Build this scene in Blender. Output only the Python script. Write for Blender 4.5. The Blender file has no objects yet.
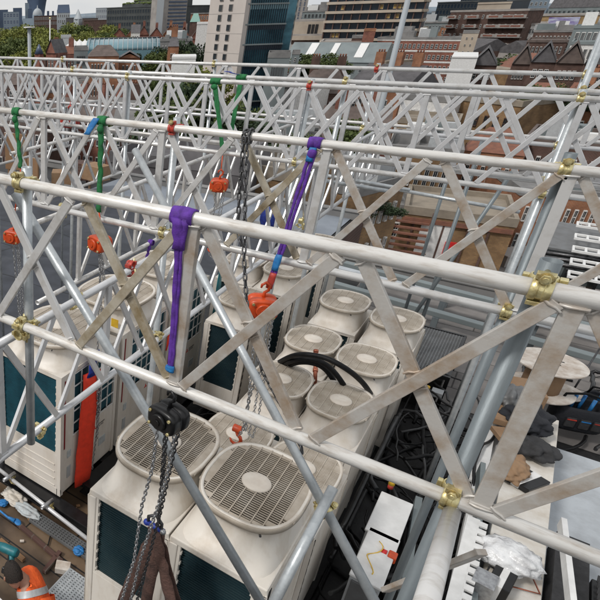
import bpy, bmesh, math, random
from mathutils import Vector, Matrix, Quaternion
random.seed(7)
V = Vector
C = bpy.context.scene.collection
scn = bpy.context.scene

# ------------------------------------------------------------------ camera
PPX, PPY, F = 18.5, 313.0, 572.0
def _ray(px, py): return V((px-PPX, py-PPY, F)).normalized()
_Z = -_ray(47, 1428)
_Y = _ray(600, 5); _Y = (_Y - _Z*_Y.dot(_Z)).normalized()
_X = _Y.cross(_Z)
def W(px, py):
    r = _ray(px, py); return V((_X.dot(r), _Y.dot(r), _Z.dot(r)))
def aX(px, py, x): w = W(px, py); return w*(x/w.x)
def aY(px, py, y): w = W(px, py); return w*(y/w.y)
def aZ(px, py, z): w = W(px, py); return w*(z/w.z)
def aD(px, py, d): w = W(px, py); return w*(d/math.hypot(w.x, w.y))

cam = bpy.data.cameras.new('camera'); co = bpy.data.objects.new('camera', cam); C.objects.link(co)
fw = V((_X.z, _Y.z, _Z.z)); rt = V((_X.x, _Y.x, _Z.x)); up = -V((_X.y, _Y.y, _Z.y))
co.matrix_world = Matrix(((rt.x, up.x, -fw.x, 0), (rt.y, up.y, -fw.y, 0), (rt.z, up.z, -fw.z, 0), (0, 0, 0, 1)))
cam.sensor_width = 36; cam.lens = F/600*36; cam.shift_x = (300-PPX)/600; cam.shift_y = (PPY-300)/600
cam.clip_start = .05; cam.clip_end = 9000
scn.camera = co

# ------------------------------------------------------------------ materials
MT = {}
def mat(name, col, rough=.6, metal=0., col2=None, scale=4., amt=.5, bump=0., bscale=None, detail=6, coord='Object', spec=None, stretch=None):
    m = bpy.data.materials.new(name); m.use_nodes = True; n = m.node_tree.nodes; l = m.node_tree.links
    b = n['Principled BSDF']; b.inputs['Roughness'].default_value = rough; b.inputs['Metallic'].default_value = metal
    if spec is not None: b.inputs['Specular IOR Level'].default_value = spec
    tc = n.new('ShaderNodeTexCoord'); mp = n.new('ShaderNodeMapping'); l.new(tc.outputs[coord], mp.inputs[0])
    if stretch: mp.inputs['Scale'].default_value = stretch
    if col2 is None: col2 = tuple(c*.72 for c in col)
    nz = n.new('ShaderNodeTexNoise'); nz.inputs['Scale'].default_value = scale; nz.inputs['Detail'].default_value = detail
    nz.inputs['Roughness'].default_value = .62
    l.new(mp.outputs[0], nz.inputs[0])
    rp = n.new('ShaderNodeValToRGB'); e = rp.color_ramp.elements
    e[0].position = max(0, .62-.35*amt-.12); e[1].position = min(1, .62-.35*amt+.16)
    e[0].color = (*col2, 1); e[1].color = (*col, 1)
    l.new(nz.outputs[0], rp.inputs[0]); l.new(rp.outputs[0], b.inputs['Base Color'])
    if bump:
        n2 = n.new('ShaderNodeTexNoise'); n2.inputs['Scale'].default_value = bscale or scale*4; n2.inputs['Detail'].default_value = 4
        l.new(mp.outputs[0], n2.inputs[0]); bp = n.new('ShaderNodeBump'); bp.inputs['Strength'].default_value = bump
        bp.inputs['Distance'].default_value = .02; l.new(n2.outputs[0], bp.inputs['Height']); l.new(bp.outputs[0], b.inputs['Normal'])
    MT[name] = m
    return m
def brickmat(name, c1, c2, mortar, sx=1., rough=.85, bw=.5, rh=.25, coord='Object', msize=.02):
    m = bpy.data.materials.new(name); m.use_nodes = True; n = m.node_tree.nodes; l = m.node_tree.links
    b = n['Principled BSDF']; b.inputs['Roughness'].default_value = rough
    tc = n.new('ShaderNodeTexCoord'); br = n.new('ShaderNodeTexBrick'); mp = n.new('ShaderNodeMapping')
    mp.inputs['Rotation'].default_value = (math.radians(90), 0, 0) if coord == 'wall' else (0, 0, 0)
    l.new(tc.outputs['Object'], mp.inputs[0]); l.new(mp.outputs[0], br.inputs[0])
    br.inputs['Scale'].default_value = sx; br.inputs['Brick Width'].default_value = bw; br.inputs['Row Height'].default_value = rh
    br.inputs['Mortar Size'].default_value = msize
    br.inputs['Color1'].default_value = (*c1, 1); br.inputs['Color2'].default_value = (*c2, 1); br.inputs['Mortar'].default_value = (*mortar, 1)
    nz = n.new('ShaderNodeTexNoise'); nz.inputs['Scale'].default_value = .9 if coord == 'wall' else 2.4; nz.inputs['Detail'].default_value = 6; l.new(tc.outputs['Object'], nz.inputs[0])
    mx = n.new('ShaderNodeMix'); mx.data_type = 'RGBA'; mx.blend_type = 'MULTIPLY'; mx.inputs[0].default_value = .8
    rp = n.new('ShaderNodeValToRGB'); rp.color_ramp.elements[0].position = .3 if coord == 'wall' else .38; rp.color_ramp.elements[0].color = (.45, .42, .4, 1) if coord == 'wall' else (.22, .2, .19, 1) if name == 'boards' else (.6, .6, .6, 1); rp.color_ramp.elements[1].position = .65
    l.new(nz.outputs[0], rp.inputs[0]); l.new(br.outputs[0], mx.inputs[6]); l.new(rp.outputs[0], mx.inputs[7]); l.new(mx.outputs[2], b.inputs['Base Color'])
    MT[name] = m; return m
mat('alu', (.62, .615, .605), .36, .3, (.42, .395, .36), 9, .72, .03, 90, stretch=(1, 2.5, 1))
mat('alu_chord', (.68, .665, .635), .38, .15, (.40, .345, .285), 8, .72, .05, 60, stretch=(1, 5, 5))
mat('alu_clean', (.62, .625, .635), .33, .4, (.46, .455, .45), 9, .8, .03, 60)
mat('alu_worn', (.52, .50, .47), .42, .3, (.33, .24, .16), 8, .56, .05, 90)
mat('alu_stained', (.44, .40, .325), .5, .15, (.235, .18, .10), 9, .5, .08, 90)
mat('galv', (.50, .53, .545), .38, .45, (.36, .39, .41), 14, .5, .05, 80)
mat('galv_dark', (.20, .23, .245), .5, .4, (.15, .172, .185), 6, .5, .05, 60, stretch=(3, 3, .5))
mat('gold', (.74, .66, .36), .32, .7, (.42, .31, .12), 25, .55, .1, 90)
mat('steel', (.45, .46, .47), .35, .8, (.25, .25, .26), 20, .5)
mat('steel_dark', (.10, .10, .105), .4, .7, (.05, .05, .05), 20, .5)
mat('red_paint', (.55, .05, .03), .5, 0, (.25, .04, .03), 20, .4)
mat('beige', (.64, .60, .545), .45, 0, (.52, .46, .385), 3, .6, .04, 40, stretch=(1.6, 1.6, .5))
mat('beige_dirty', (.65, .61, .55), .45, 0, (.46, .385, .30), 3.2, .80, .05, 40, stretch=(1.6, 1.6, .5))
mat('grille', (.47, .42, .355), .55, 0, (.33, .28, .22), 6, .4)
mat('hub', (.66, .61, .54), .5, 0, (.56, .50, .43), 8, .4)
mat('coil', (.006, .024, .032), .5, .2, (.006, .022, .034), 5, .5)
mat('dark', (.012, .012, .013), .6, 0, (.006, .006, .006), 5, .5)
mat('black', (.011, .011, .012), .33, 0, (.006, .006, .006), 12, .5, spec=.35)
mat('black_matt', (.03, .03, .032), .8, 0, (.015, .015, .016), 12, .5, .3, 40)
mat('rubber', (.009, .009, .010), .5, 0, (.004, .004, .004), 20, .5, spec=.2)
mat('orange_hoist', (.62, .075, .012), .4, 0, (.42, .05, .012), 15, .35)
mat('purple', (.11, .03, .32), .75, 0, (.06, .015, .17), 30, .5, .15, 160)
mat('green', (.012, .16, .045), .8, 0, (.008, .085, .028), 30, .5, .2, 160)
mat('blue', (.02, .20, .50), .6, 0, (.015, .12, .33), 30, .4)
mat('blue_dark', (.012, .04, .30), .5, 0, (.01, .02, .16), 30, .4)
mat('red_sling', (.78, .045, .015), .7, 0, (.62, .035, .012), 12, .5, .15, 140)
mat('brown_sling', (.10, .052, .040), .9, 0, (.04, .022, .018), 10, .5, .5, 80)
mat('hivis', (.95, .14, .02), .7, 0, (.70, .09, .015), 9, .5, 1.0, 13)
mat('reflective', (.55, .57, .58), .35, .3, (.45, .47, .48), 30, .5)
mat('skin', (.42, .23, .16), .55, 0, (.34, .17, .115), 12, .4)
mat('hair', (.022, .014, .010), .7, 0, (.01, .007, .005), 60, .5, .8, 120)
mat('navy', (.014, .015, .020), .85, 0, (.01, .012, .016), 20, .5, .3, 40)
mat('teal_tool', (.008, .16, .19), .45, 0, (.006, .10, .12), 20, .4)
mat('yellow', (.75, .50, .03), .5, 0, (.6, .36, .03), 15, .3)
mat('white', (.72, .72, .71), .5, 0, (.60, .60, .59), 6, .4)
mat('white_dirty', (.66, .64, .60), .6, 0, (.50, .45, .38), 3.5, .4, .1, 20)
mat('paper', (.45, .50, .52), .8, 0, (.35, .36, .36), 20, .4)
mat('membrane_light', (.21, .235, .27), .6, 0, (.14, .16, .19), .8, .5, .3, 3)
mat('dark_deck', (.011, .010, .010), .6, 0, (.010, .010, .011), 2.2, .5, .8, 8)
mat('tarp', (.40, .43, .46), .55, 0, (.27, .285, .30), 2.6, .68, .4, 6)
mat('asphalt', (.055, .055, .057), .9, 0, (.035, .035, .037), .05, .5)
mat('plywood', (.22, .13, .07), .8, 0, (.22, .115, .05), 2, .5, .1, 20, stretch=(1, 1, 5))
mat('cardboard', (.26, .165, .095), .85, 0, (.22, .13, .07), 5, .5, .2, 20)
mat('drum_wood', (.64, .60, .55), .8, 0, (.40, .33, .27), 6, .4)
mat('copper', (.50, .17, .10), .4, .6, (.30, .10, .06), 12, .4)
mat('cabinet_grey', (.40, .42, .43), .5, 0, (.33, .34, .35), 4, .4)
mat('cabinet_dark', (.13, .135, .14), .5, 0, (.09, .09, .09), 4, .4)
mat('plastic_clear', (.70, .71, .72), .18, 0, (.38, .38, .39), 9, .6, .7, 22)
mat('leaf_a', (.22, .235, .045), .8, 0, (.11, .13, .026), .8, .5)
mat('leaf_b', (.085, .115, .025), .8, 0, (.040, .060, .014), .8, .5)
mat('leaf_dark', (.030, .055, .020), .8, 0, (.014, .028, .010), .8, .5)
mat('bark', (.09, .07, .05), .9)
mat('glass_win', (.025, .032, .038), .12, 0, (.012, .015, .018), .7, .5)
mat('glass_blue', (.075, .20, .26), .15, .35, (.015, .05, .07), .30, .5, stretch=(1, 1, 2.2))  # lighter and darker patches paint sky reflections into the glass
mat('glass_pale', (.17, .29, .33), .2, .1, (.10, .19, .23), .12, .5)
mat('frame_white', (.68, .67, .65), .6)
mat('lit', (.50, .32, .08), .6, 0, (.03, .03, .035), .5, .45)  # yellowish window light painted as ochre patches, without emission
mat('tower_cream', (.50, .455, .42), .75, 0, (.45, .405, .375), .3, .5)
mat('concrete_cream', (.43, .37, .30), .8, 0, (.36, .30, .24), .3, .5)
mat('concrete', (.33, .31, .29), .85, 0, (.24, .22, .21), .4, .5)
mat('zinc', (.19, .22, .225), .6, .1, (.14, .165, .17), .3, .5)
mat('slate', (.105, .10, .105), .8, 0, (.065, .062, .065), 1.2, .5)
mat('slate_brown', (.13, .10, .088), .85, 0, (.08, .062, .055), 1.2, .5)
mat('clay', (.21, .088, .055), .85, 0, (.13, .06, .042), 2, .5)
mat('roof_grey', (.22, .215, .21), .85, 0, (.13, .13, .13), .5, .5)
mat('roof_beige', (.27, .23, .18), .85, 0, (.17, .145, .115), .7, .5)
mat('blueglass_dark', (.014, .026, .042), .25, .2, (.006, .012, .02), .15, .5)
mat('skyline', (.19, .24, .29), .6, 0, (.14, .18, .22), .02, .5)  # skyline tints, pale and blue too: distance haze is mixed into the colour
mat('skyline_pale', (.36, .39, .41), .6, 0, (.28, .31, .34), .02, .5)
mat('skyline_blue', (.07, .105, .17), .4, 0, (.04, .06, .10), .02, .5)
mat('dark_stone', (.055, .062, .062), .6, 0, (.028, .034, .036), .2, .5)
mat('green_roof', (.07, .085, .05), .9, 0, (.04, .05, .035), .2, .5)
mat('copper_green', (.20, .35, .30), .7)
brickmat('brick_red', (.27, .085, .055), (.20, .062, .042), (.26, .19, .15), 2.4, coord='wall')
brickmat('brick_orange', (.36, .15, .07), (.30, .115, .055), (.30, .22, .16), 2.4, coord='wall')
brickmat('brick_brown', (.115, .058, .046), (.085, .045, .036), (.14, .11, .09), 2.4, coord='wall')
brickmat('brick_yellow', (.40, .27, .12), (.31, .20, .09), (.33, .26, .18), 2.4, coord='wall')
brickmat('brick_ochre', (.29, .175, .08), (.22, .13, .06), (.18, .13, .085), 2.4, coord='wall')
brickmat('boards', (.185, .125, .075), (.10, .068, .045), (.012, .010, .009), 1.0, rough=.42, bw=1.1, rh=.21, coord='floor', msize=.010)
brickmat('membrane', (.050, .056, .070), (.042, .047, .060), (.016, .018, .022), 1.0, rough=.75, bw=6.5, rh=1.5, coord='floor', msize=.018)
brickmat('pavers', (.235, .22, .21), (.18, .165, .155), (.07, .065, .06), 1.0, bw=1.2, rh=.6, coord='floor', msize=.012)

mat('mural', (.42, .44, .55), .7, 0, (.14, .09, .30), .35, .5, stretch=(1, 1, 3))
# ------------------------------------------------------------------ mesh builder
class MB:
    def __init__(s): s.v = []; s.f = []; s.m = []; s.s = []
    def add(s, vs, fs, mi=0, sm=False):
        o = len(s.v); s.v += [tuple(p) for p in vs]
        for f in fs: s.f.append(tuple(i+o for i in f)); s.m.append(mi); s.s.append(sm)
        return s
    def box(s, c, d, mi=0, R=None):
        c = V(c); h = [q/2 for q in d]; vs = []
        for x in (-1, 1):
            for y in (-1, 1):
                for z in (-1, 1):
                    p = V((x*h[0], y*h[1], z*h[2]))
                    if R is not None: p = R @ p
                    vs.append(c+p)
        return s.add(vs, [(0, 1, 3, 2), (4, 6, 7, 5), (0, 4, 5, 1), (2, 3, 7, 6), (0, 2, 6, 4), (1, 5, 7, 3)], mi)
    def bb(s, a, b, mi=0):
        a = V(a); b = V(b); return s.box((a+b)/2, [abs(q) for q in (b-a)], mi)
    def fr(s, p, q, up=None):
        d = (V(q)-V(p)).normalized()
        u = V(up) if up is not None else (V((0, 0, 1)) if abs(d.z) < .95 else V((0, 1, 0)))
        a = d.cross(u).normalized(); return d, a, a.cross(d).normalized()
    def bar(s, p, q, w, h, mi=0, up=None):
        d, a, b = s.fr(p, q, up); p = V(p); q = V(q); vs = []
        for e in (p, q):
            for (i, j) in ((-1, -1), (1, -1), (1, 1), (-1, 1)): vs.append(e+a*(i*w/2)+b*(j*h/2))
        return s.add(vs, [(0, 1, 2, 3)[::-1], (4, 5, 6, 7), (0, 1, 5, 4), (1, 2, 6, 5), (2, 3, 7, 6), (3, 0, 4, 7)], mi)
    def tube(s, p, q, r, n=16, mi=0, r2=None, cap=True):
        d, a, b = s.fr(p, q); p = V(p); q = V(q); r2 = r if r2 is None else r2; vs = []
        for e, rr in ((p, r), (q, r2)):
            for k in range(n):
                t = 2*math.pi*k/n; vs.append(e+(a*math.cos(t)+b*math.sin(t))*rr)
        s.add(vs, [(k, (k+1) % n, n+(k+1) % n, n+k) for k in range(n)], mi, True)
        if cap: s.add(vs[:n], [tuple(range(n))[::-1]], mi); s.add(vs[n:], [tuple(range(n))], mi)
        return s
    def pipe(s, p, q, r, t=.004, n=20, mi=0):   # open ended scaffold tube with a dark bore
        d, a, b = s.fr(p, q); p = V(p); q = V(q); rings = []
        for e, rr in ((p+d*.03, r-t), (p, r-t), (p, r), (q, r), (q, r-t), (q-d*.03, r-t)):
            rings.append([e+(a*math.cos(2*math.pi*k/n)+b*math.sin(2*math.pi*k/n))*rr for k in range(n)])
        return s.loft(rings, mi, True, True)
    def path(s, pts, r, n=8, mi=0, cap=True):
        pts = [V(p) for p in pts]; rings = []; u = None
        for i, p in enumerate(pts):
            d = (pts[min(i+1, len(pts)-1)]-pts[max(i-1, 0)]).normalized()
            if u is None: u = V((0, 0, 1)) if abs(d.z) < .9 else V((1, 0, 0))
            a = d.cross(u).normalized(); u = a.cross(d).normalized()
            rr = r[i] if isinstance(r, (list, tuple)) else r
            rings.append([p+(a*math.cos(2*math.pi*k/n)+u*math.sin(2*math.pi*k/n))*rr for k in range(n)])
        return s.loft(rings, mi, cap, cap)
    def loft(s, rings, mi=0, c0=False, c1=False, sm=True):
        n = len(rings[0]); o = [p for r in rings for p in r]; fs = []
        for i in range(len(rings)-1):
            for k in range(n): fs.append((i*n+k, i*n+(k+1) % n, (i+1)*n+(k+1) % n, (i+1)*n+k))
        s.add(o, fs, mi, sm)
        if c0: s.add(rings[0], [tuple(range(n))[::-1]], mi)
        if c1: s.add(rings[-1], [tuple(range(n))], mi)
        return s
    def prism(s, poly, z0, z1, mi=0):
        n = len(poly); vs = [(p[0], p[1], z0) for p in poly]+[(p[0], p[1], z1) for p in poly]
        return s.add(vs, [tuple(range(n))[::-1], tuple(range(n, 2*n))]+[(k, (k+1) % n, n+(k+1) % n, n+k) for k in range(n)], mi)
    def ball(s, c, r, mi=0, n=12, m=8):
        c = V(c); r = V(r) if not isinstance(r, (int, float)) else V((r, r, r)); rings = []
        for j in range(m+1):
            t = math.pi*j/m; rings.append([c+V((r.x*math.sin(t)*math.cos(2*math.pi*k/n), r.y*math.sin(t)*math.sin(2*math.pi*k/n), r.z*math.cos(t))) for k in range(n)])
        return s.loft(rings, mi)
def mesh(name, mb, mats):
    me = bpy.data.meshes.new(name); me.from_pydata(mb.v, [], mb.f)
    for m in mats: me.materials.append(MT[m])
    me.polygons.foreach_set('material_index', mb.m); me.polygons.foreach_set('use_smooth', mb.s)
    bm = bmesh.new(); bm.from_mesh(me)
    bmesh.ops.remove_doubles(bm, verts=bm.verts, dist=1e-5)
    bmesh.ops.recalc_face_normals(bm, faces=bm.faces)
    bm.to_mesh(me); bm.free(); me.update(); return me
def obj(name, mb, mats, parent=None, bevel=0, loc=None):
    if isinstance(mats, str): mats = [mats]
    o = bpy.data.objects.new(name, mesh(name, mb, mats)); C.objects.link(o)
    if parent is not None:
        o.parent = parent; o.location = -V(parent['_o']) if '_o' in parent else (0, 0, 0)
        o['_o'] = (0., 0., 0.)
    if loc is not None: o.location = loc
    if bevel:
        b = o.modifiers.new('bevel', 'BEVEL'); b.width = bevel; b.segments = 2; b.limit_method = 'ANGLE'; b.angle_limit = .7; b.harden_normals = False
    return o
def tag(o, label, cat, group=None):
    o['label'] = label; o['category'] = cat
    if group: o['group'] = group
    return o
def struct(name, mb, mats, kind='structure'):
    o = obj(name, mb, mats); o['kind'] = kind; return o
def thing(name, label, cat, loc=(0, 0, 0), group=None):
    o = bpy.data.objects.new(name, None); C.objects.link(o); o.location = loc; o['_o'] = tuple(float(q) for q in loc)
    o.empty_display_size = .1
    return tag(o, label, cat, group)
def local(t): t['_o'] = (0., 0., 0.); return t
def kids(o): return [c for c in C.objects if c.parent == o]
def dup(o, loc=None, rotz=None, label=None, group=None, parent=None, mw=None):
    c = o.copy(); C.objects.link(c)
    if parent is not None: c.parent = parent
    if mw is not None: c.matrix_world = mw
    if loc is not None: c.location = loc
    if rotz is not None: c.rotation_euler = (0, 0, rotz)
    if label: c['label'] = label
    if group: c['group'] = group
    for k in kids(o): dup(k, parent=c)
    return c
def catenary(a, b, sag, n=12):
    a = V(a); b = V(b); return [a.lerp(b, t/n)-V((0, 0, sag*4*(t/n)*(1-t/n))) for t in range(n+1)]
def text_mb(body, size, depth=.002):
    cu = bpy.data.curves.new('lettering', 'FONT'); cu.body = body; cu.size = size; cu.extrude = depth; cu.resolution_u = 2
    o = bpy.data.objects.new('lettering', cu); C.objects.link(o); bpy.context.view_layer.update()
    me = bpy.data.meshes.new_from_object(o.evaluated_get(bpy.context.evaluated_depsgraph_get()))
    mb = MB(); mb.add([v.co.copy() for v in me.vertices], [tuple(p.vertices) for p in me.polygons]); bpy.data.objects.remove(o); return mb
def chain_mb(pts, pitch=.030, r=.0036, wid=.011):
    pts = [V(p) for p in pts]; mb = MB(); L = [0]
    for i in range(1, len(pts)): L.append(L[-1]+(pts[i]-pts[i-1]).length)
    n = int(L[-1]/pitch)
    def at(d):
        for i in range(1, len(pts)):
            if d <= L[i] or i == len(pts)-1:
                t = (d-L[i-1])/max(1e-6, L[i]-L[i-1]); return pts[i-1].lerp(pts[i], t), (pts[i]-pts[i-1]).normalized()
    for k in range(n):
        c, d = at((k+.5)*pitch); u = V((0, 1, 0)) if abs(d.y) < .8 else V((1, 0, 0)); a = d.cross(u).normalized(); b = a.cross(d)
        if k % 2: a, b = b, a
        hl = pitch*.5+r*.6; loop = []
        for j in range(10):
            t = 2*math.pi*j/10; x = math.cos(t)*wid*.72; y = math.sin(t)*wid*.72+(hl-wid*.72)*(1 if math.sin(t) > .01 else -1 if math.sin(t) < -.01 else 0)
            loop.append(c+a*x+d*y)
        rings = []
        for j in range(10):
            p = loop[j]; tg = (loop[(j+1) % 10]-loop[j-1]).normalized(); nb = b; na = tg.cross(nb)
            rings.append([p+(na*math.cos(2*math.pi*q/5)+nb*math.sin(2*math.pi*q/5))*r for q in range(5)])
        rings.append(rings[0]); mb.loft(rings)
    return mb
# ------------------------------------------------------------------ scaffold trusses
TR = .0242
def truss(label, axis, fixed, s0, s1, zt, zb, phase, mats=('alu', 'alu', 'alu'), worn=None, name='lattice_truss', group=None, pitch=1.05, ends=None):
    """axis 'x': runs along X at y=fixed ; axis 'y': runs along Y at x=fixed"""
    def P(s, z): return V((s, fixed, z)) if axis == 'x' else V((fixed, s, z))
    t = thing(name, label, 'truss', P((s0+s1)/2, zb), group)
    obj('top_chord', MB().pipe(P(s0, zt), P(s1, zt), TR), mats[0], t)
    obj('bottom_chord', MB().pipe(P(s0, zb), P(s1, zb), TR), mats[1], t)
    k0 = math.ceil((s0-phase)/pitch); k1 = math.floor((s1-phase)/pitch); side = V((0, 1, 0)) if axis == 'x' else V((1, 0, 0))
    for k in range(k0, k1+1):
        v = phase+k*pitch; h = pitch/2
        mt = mats[2]
        m = MB().bar(P(v, zt-.018), P(v, zb+.018), .046, .030, 0, side)
        for z in (zt-.026, zb+.026): m.box(P(v, z), (.062, .036, .012) if axis == 'x' else (.036, .062, .012), 0)
        bead = .0055 if fixed < 4 else 0
        if bead:
            for z in (zt-.024, zb+.024): m.path([P(v-.03, z)-side*.018, P(v-.012, z)-side*.023, P(v+.012, z)-side*.022, P(v+.03, z)-side*.018], [bead*.7, bead, bead*.8, bead*.7], 6)
        obj('vertical_bar', m, mt, t, bevel=.004)
        for (a, za, b, zb_, off) in ((v+.035, zt, v+h-.03, zb, .011), (v+.035, zb, v+h-.03, zt, -.011), (v+h+.03, zt, v+pitch-.035, zb, .011), (v+h+.03, zb, v+pitch-.035, zt, -.011)):
            if max(a, b) > s1 or min(a, b) < s0: continue
            za2 = za+(-.02 if za > zb_ else .02); zb2 = zb_+(.02 if za > zb_ else -.02)
            mm = worn(a) if worn else mt
            dm = MB().bar(P(a, za2)+side*off, P(b, zb2)+side*off, .040, .020, 0, side)
            if bead:
                for q_, s_ in ((P(a, za2), 1), (P(b, zb2), -1)):
                    dd = (P(b, zb2)-P(a, za2)).normalized()*s_; pp = dd.cross(side).normalized(); q2 = q_+dd*.012+side*(off-.011)
                    dm.path([q2-pp*.026, q2-pp*.008+dd*.002, q2+pp*.009-dd*.002, q2+pp*.026], [bead*.7, bead, bead*.85, bead*.7], 6)
                mid_ = (P(a, za2)+P(b, zb2))/2
                if off > 0:
                    for e_ in (-1, 1):
                        pp = (P(b, zb2)-P(a, za2)).normalized().cross(side).normalized(); dd = pp.cross(side)*e_
                        q2 = mid_+dd*.030-side*.001; dm.path([q2-pp*.024, q2-pp*.006+dd*.003, q2+pp*.008-dd*.002, q2+pp*.024], [bead*.7, bead*.95, bead*.8, bead*.7], 6)
            obj('diagonal_bar', dm, mm, t, bevel=.003)
            # weld beads
    return t
Z1, Z2 = -.66, -1.41
truss('nearest white lattice truss, its thick scuffed chords crossing the whole view', 'x', 1.92, -3.6, 1.15, Z1, -1.40, -.875-1.05*0,
      ('alu_chord', 'alu_chord', 'alu_worn'), worn=lambda a: 'alu_stained' if -1.45 < a < -.9 else 'alu_worn' if a > -1.45 else 'alu', group=None)
truss('second lattice truss from the camera, green and purple slings on its top chord', 'x', 3.65, -4.6, 1.3, -.672, Z2, -.92, ('alu_chord', 'alu', 'alu'), worn=lambda a: 'alu_stained' if -1.8 < a < -1.2 else 'alu_worn' if a > -1.2 else 'alu')
truss('third lattice truss from the camera, lowest of the three close chords under the skyline', 'x', 6.5, -9.5, 1.6, -.655, Z2, -.92, ('alu', 'alu', 'alu_clean'))
truss('fourth lattice truss from the camera, its chord carrying a green sling with blue tail', 'x', 7.05, -10.5, 1.7, -.655, Z2, -.62, ('alu', 'alu', 'alu_clean'))
truss('farthest lattice truss crossing the view in front of the city', 'x', 9.0, -13.5, 2.1, -.665, Z2, -.75, ('alu', 'alu_clean', 'alu_clean'))
truss('lower lattice truss running away over the left-hand condenser units, left part in front', 'y', -1.86, .75, 10.6, -1.535, -2.30, 1.86, ('alu_clean', 'alu_clean', 'alu_clean'))
truss('lower lattice truss with open chord ends, running away beside the dark membrane roof', 'y', -3.08, 3.62, 10.8, -1.565, -2.335, 4.25, ('alu', 'alu', 'alu'))
truss('lower lattice truss farther left over the dark membrane roof', 'y', -5.2, 5.6, 10.8, -1.565, -2.335, 6.0, ('alu', 'alu', 'alu_clean'))
truss('lower lattice truss on the far left above the dark membrane', 'y', -7.3, 6.0, 10.8, -1.565, -2.335, 6.4, ('alu', 'alu', 'alu_clean'))

# couplers ------------------------------------------------------------
def coupler_proto(name, label, metal='gold'):
    t = local(thing(name, label, 'coupler', (0, 0, 0), 'gold scaffold couplers'))
    def band(axis, c):
        m = MB(); r0 = .0285; w = .046; n = 20; rings = []
        ax = V((1, 0, 0)) if axis == 'x' else V((0, 0, 1)); a = V((0, 1, 0)); b = ax.cross(a)
        for (x, r) in ((-w/2, r0-.003), (-w/2, r0+.001), (-w/2+.008, r0+.0035), (-.006, r0+.003), (-.006, r0+.0005), (.006, r0+.0005), (.006, r0+.003), (w/2-.008, r0+.0035), (w/2, r0+.001), (w/2, r0-.003)):
            rings.append([V(c)+ax*x+(a*math.cos(2*math.pi*k/n)+b*math.sin(2*math.pi*k/n))*r for k in range(n)])
        rings.append(rings[0]); m.loft(rings)
        return m
    m = band('x', (0, 0, 0)); m.box((0, -.004, .038), (.040, .030, .016)); m.box((0, -.004, -.038), (.040, .022, .012))
    obj('chord_band', m, metal, t, bevel=.002)
    m = band('z', (0, .052, 0)); m.box((.040, .056, 0), (.018, .026, .040)); m.box((-.038, .056, 0), (.014, .02, .036))
    obj('pole_band', m, metal, t, bevel=.002)
    obj('saddle_plate', MB().box((0, .026, 0), (.044, .010, .044)), metal, t, bevel=.002)
    m = MB().tube((0, -.050, .040), (0, .034, .040), .0065, 10); m.tube((0, -.046, .040), (0, -.030, .040), .0125, 6); m.tube((0, -.030, .040), (0, -.026, .040), .016, 12)
    obj('bolt', m, 'gold', t)
    m = MB().tube((.044, .000, 0), (.044, .086, 0), .0065, 10); m.tube((.044, .004, 0), (.044, .020, 0), .0125, 6); m.tube((.044, .020, 0), (.044, .024, 0), .016, 12)
    obj('bolt', m, 'gold', t)
    return t
cp = coupler_proto('scaffold_coupler', 'large gold coupler clamping the near chord to the right-hand standard')
cp_red = coupler_proto('scaffold_coupler', 'red painted coupler', 'red_paint'); del cp_red['group']
_first = {'g': True, 'r': True}
def coupler(p, xdir, zdir, label, red=False, s=1.):
    x = V(xdir).normalized(); z = V(zdir).normalized(); y = z.cross(x).normalized(); z = x.cross(y).normalized() if abs(x.dot(z)) > .02 else z
    M = Matrix(((x.x, y.x, z.x, p[0]), (x.y, y.y, z.y, p[1]), (x.z, y.z, z.z, p[2]), (0, 0, 0, 1))) @ Matrix.Scale(s, 4)
    src = cp_red if red else cp; key = 'r' if red else 'g'
    if _first[key]: _first[key] = False; o = src; o.matrix_world = M; o['label'] = label
    else: o = dup(src, mw=M, label=label)
    o['label'] = label
    return o
UX, UZ = (1, 0, 0), (0, 0, 1)
def standard(x, y, z0, z1, label, m='galv', name='scaffold_standard'):
    return tag(obj(name, MB().pipe((x, y, z0), (x, y, z1), TR), m), label, 'scaffold pole')
ordn = ['nearest', 'second', 'third', 'fourth', 'farthest']
ys = [1.92, 3.65, 6.5, 7.05, 9.0]; zs = [-.66, -.672, -.655, -.655, -.665]
for i, (y, z) in enumerate(zip(ys, zs)):
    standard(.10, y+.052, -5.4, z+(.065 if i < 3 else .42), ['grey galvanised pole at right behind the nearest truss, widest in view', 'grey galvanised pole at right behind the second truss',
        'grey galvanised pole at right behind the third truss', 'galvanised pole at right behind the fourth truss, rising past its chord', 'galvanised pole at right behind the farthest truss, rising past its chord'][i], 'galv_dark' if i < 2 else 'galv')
    coupler((.10, y, z), UX, UZ, f'gold coupler where the {ordn[i]} truss top chord meets the right-hand pole')
    coupler((.10, y, Z2 if i else -1.40), UX, UZ, f'gold coupler where the {ordn[i]} truss bottom chord meets the right-hand pole')
    xl = [-1.735, -1.90, -1.93, -1.75, -1.90][i]
    standard(xl, y+.052, -5.4 if i else -2.20, z+.06, f'galvanised pole left of centre behind the {ordn[i]} truss')
    coupler((xl, y, z), UX, UZ, [f'gold coupler where the nearest truss top chord meets the left pole', 'red coupler on the second truss top chord above a galvanised pole',
        'red coupler on the third truss top chord', 'gold coupler on the fourth truss top chord left of centre', 'red coupler on the farthest truss top chord'][i], red=i in (1, 2, 4))
    coupler((xl, y, Z2 if i else -1.40), UX, UZ, f'gold coupler on the {ordn[i]} truss bottom chord at its left pole')
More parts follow.
